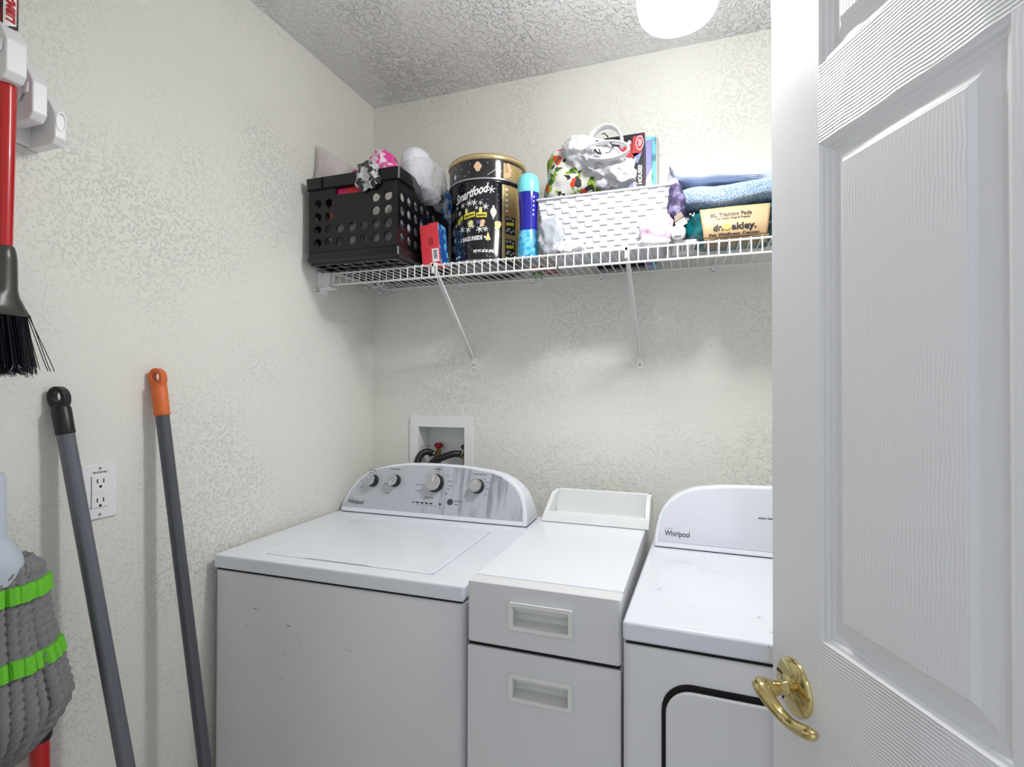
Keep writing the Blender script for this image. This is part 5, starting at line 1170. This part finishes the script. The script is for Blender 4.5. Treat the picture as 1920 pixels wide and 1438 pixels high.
for k in range(NS):
    a0 = 2*pi*k/NS; sd = rnd.uniform(-0.05, 0.05); ln = rnd.uniform(0.97, 1.0)
    path = []; M_ = 110
    for i in range(M_+1):
        v = i/M_; a = a0 + sd*v + 0.03*sin(6*v+k); rr = prof_r(v)
        path.append(Vector((rr*0.60*cos(a), rr*sin(a), ZT*(1-v*ln))))
    # two-ply rope section twisted along the strand
    mb = MB(); n = 12; vs = []; R_s = 0.0090 + 0.0015*sin(k*2.3)
    for i, p in enumerate(path):
        tdir = (path[min(i+1, M_)] - path[max(i-1, 0)]).normalized(); rad_ = Vector((p.x, p.y, 0)).normalized(); rad_ = (rad_ - tdir*rad_.dot(tdir)).normalized(); tan = tdir.cross(rad_)
        tw_ = i*0.42
        rk_ = R_s*(1.0 + 0.25*(i/M_))
        for j in range(n):
            th_ = 2*pi*j/n; rr = rk_*(1+0.25*cos(3*(th_-tw_)))
            vs.append(p + rad_*cos(th_)*rr + tan*sin(th_)*rr)
    fs = [(i*n+j, i*n+(j+1) % n, (i+1)*n+(j+1) % n, (i+1)*n+j) for i in range(M_) for j in range(n)] + [tuple(range(n)), tuple(M_*n+j for j in range(n))]
    mb.add(vs, fs).build('yarn_strand', yarn, mp_, sharp=80)
    for gm, (i0, i1) in ((gA, (11, 20)), (gB, (49, 58))):
        seg = [p*1.0 + Vector((p.x, p.y, 0)).normalized()*0.006 for p in path[i0:i1+1]]
        gm.tube(seg, R_s*1.12, 8, up=(cos(a0), sin(a0), 0))
gA.build('green_band', green, mp_, weld=False); gB.build('green_band', green, mp_, weld=False)
lump(Vector((0, 0, 0.16)), (0.038, 0.070, 0.140), seed=5, amp=0.004, freq=30, sub=3).build('yarn_core', mat('dark_yarn', srgb(70, 68, 70), 0.95), mp_)

PRINTS = ('white_print', 'panel_print', 'cream_print', 'popcorn_print', 'lettering', 'white_lettering', 'banner_lettering', 'yellow_banner', 'bag_print', 'barcode', 'small_print', 'back_label_print', 'rim_print', 'pattern_print', 'packet_print', 'scuff_mark', 'red_print', 'blue_print', 'black_window', 'ornament_print', 'socket_slot', 'nail', 'seam_ring')
for o in C.objects:
    if o.parent and o.name.split('.')[0] in PRINTS: o['kind'] = 'stuff'
# ------------------------------------------------------------------ poles
def pole(name, base, top, r, label, m, parts):
    """parts: list of (distance from top start, end, radius, name, material)"""
    b, t_ = Vector(base), Vector(top); d = (t_-b); L_ = d.length; d.normalize()
    e_ = empty(name, b, label=label, cat='pole'); e_.rotation_euler = d.to_track_quat('Z', 'Y').to_euler()
    return e_, L_
def grip_end(e_, L_, gl_, r, m, hole_r, w_top):
    """hand grip with a hanging hole, ending at L_"""
    mb = MB(); z0 = L_-gl_; z1 = L_-0.040
    mb.tube([(0, 0, z0), (0, 0, z0+0.002), (0, 0, z0+0.006), (0, 0, z1-0.004), (0, 0, z1+0.004)], [r*0.9, r*1.02, r, r*1.02, r*0.70], 24)
    body_ = mb.build('grip', m, e_, sharp=50)
    n = 24; zc_ = L_-0.022
    outer = [( w_top*cos(2*pi*k/n)*(1 if sin(2*pi*k/n) >= 0 else 1.0), zc_ + (0.022*sin(2*pi*k/n) if sin(2*pi*k/n) >= 0 else 0.026*sin(2*pi*k/n))) for k in range(n)]
    inner = [(hole_r*cos(2*pi*k/n), zc_+0.002 + hole_r*1.35*sin(2*pi*k/n)) for k in range(n)]
    mb = MB(); mb.ring(outer, inner, lambda a, b: (-0.010, a, b), lambda a, b: (0.010, a, b))
    mb.build('hanging_loop', m, body_, bevel=0.003, seg=3)
    return body_
bt0, bt1 = Vector((-1.1738, 0.6741, 1.3440)), Vector((-1.0588, 0.7346, 0.5944)); dd = (bt1-bt0)/(bt0.z-bt1.z); base = bt0 + dd*(bt0.z-0.002)
e_, L_ = pole('mop_pole', base, bt0, 0.0145, 'grey pole with black grip leaning in front of the outlet', None, None)
MB().tube([(0, 0, 0.0), (0, 0, L_-0.07)], 0.0145, 24).build('shaft', grey_pole, e_); grip_end(e_, L_, 0.095, 0.0158, black_p, 0.0075, 0.0165)
MB().tube([(0, 0, 0.0), (0, 0, 0.05)], 0.0165, 20).build('pole_ferrule', black_p, e_)
ot0, ot1 = Vector((-1.1710, 0.8719, 1.3870)), Vector((-1.0588, 0.9124, 0.4746)); dd = (ot1-ot0)/(ot0.z-ot1.z); base = ot0 + dd*(ot0.z-0.002)
e_, L_ = pole('broom_pole', base, ot0, 0.0145, 'dark grey pole with orange grip leaning beside the washer', None, None)
MB().tube([(0, 0, 0.0), (0, 0, L_-0.08)], 0.0140, 24).build('shaft', mat('dark_grey_pole', srgb(92, 94, 102), 0.34, metal=0.35), e_)
g_ = grip_end(e_, L_, 0.110, 0.0160, orange_m, 0.0078, 0.0170)
MB().lathe([(0.0160, L_-0.106), (0.0166, L_-0.104), (0.0160, L_-0.102)], 24).lathe([(0.0160, L_-0.042), (0.0166, L_-0.040), (0.0160, L_-0.038)], 24).build('grip_ring', orange_m, g_)
e_ = empty('dust_mop_pole', (-1.160, 0.653, 0.002), label='red pole with black socket standing behind the hanging mop', cat='pole')
e_.rotation_euler = (0.012, 0.0, 0)
MB().tube([(0, 0, 0.0), (0, 0, 0.695)], 0.0150, 24).build('shaft', red_m, e_)
MB().tube([(0, 0, 0.680), (0, 0, 0.685), (0, 0, 0.80), (0, 0, 0.86)], [0.0170, 0.0185, 0.0195, 0.0165], 24).build('socket', black_p, e_)
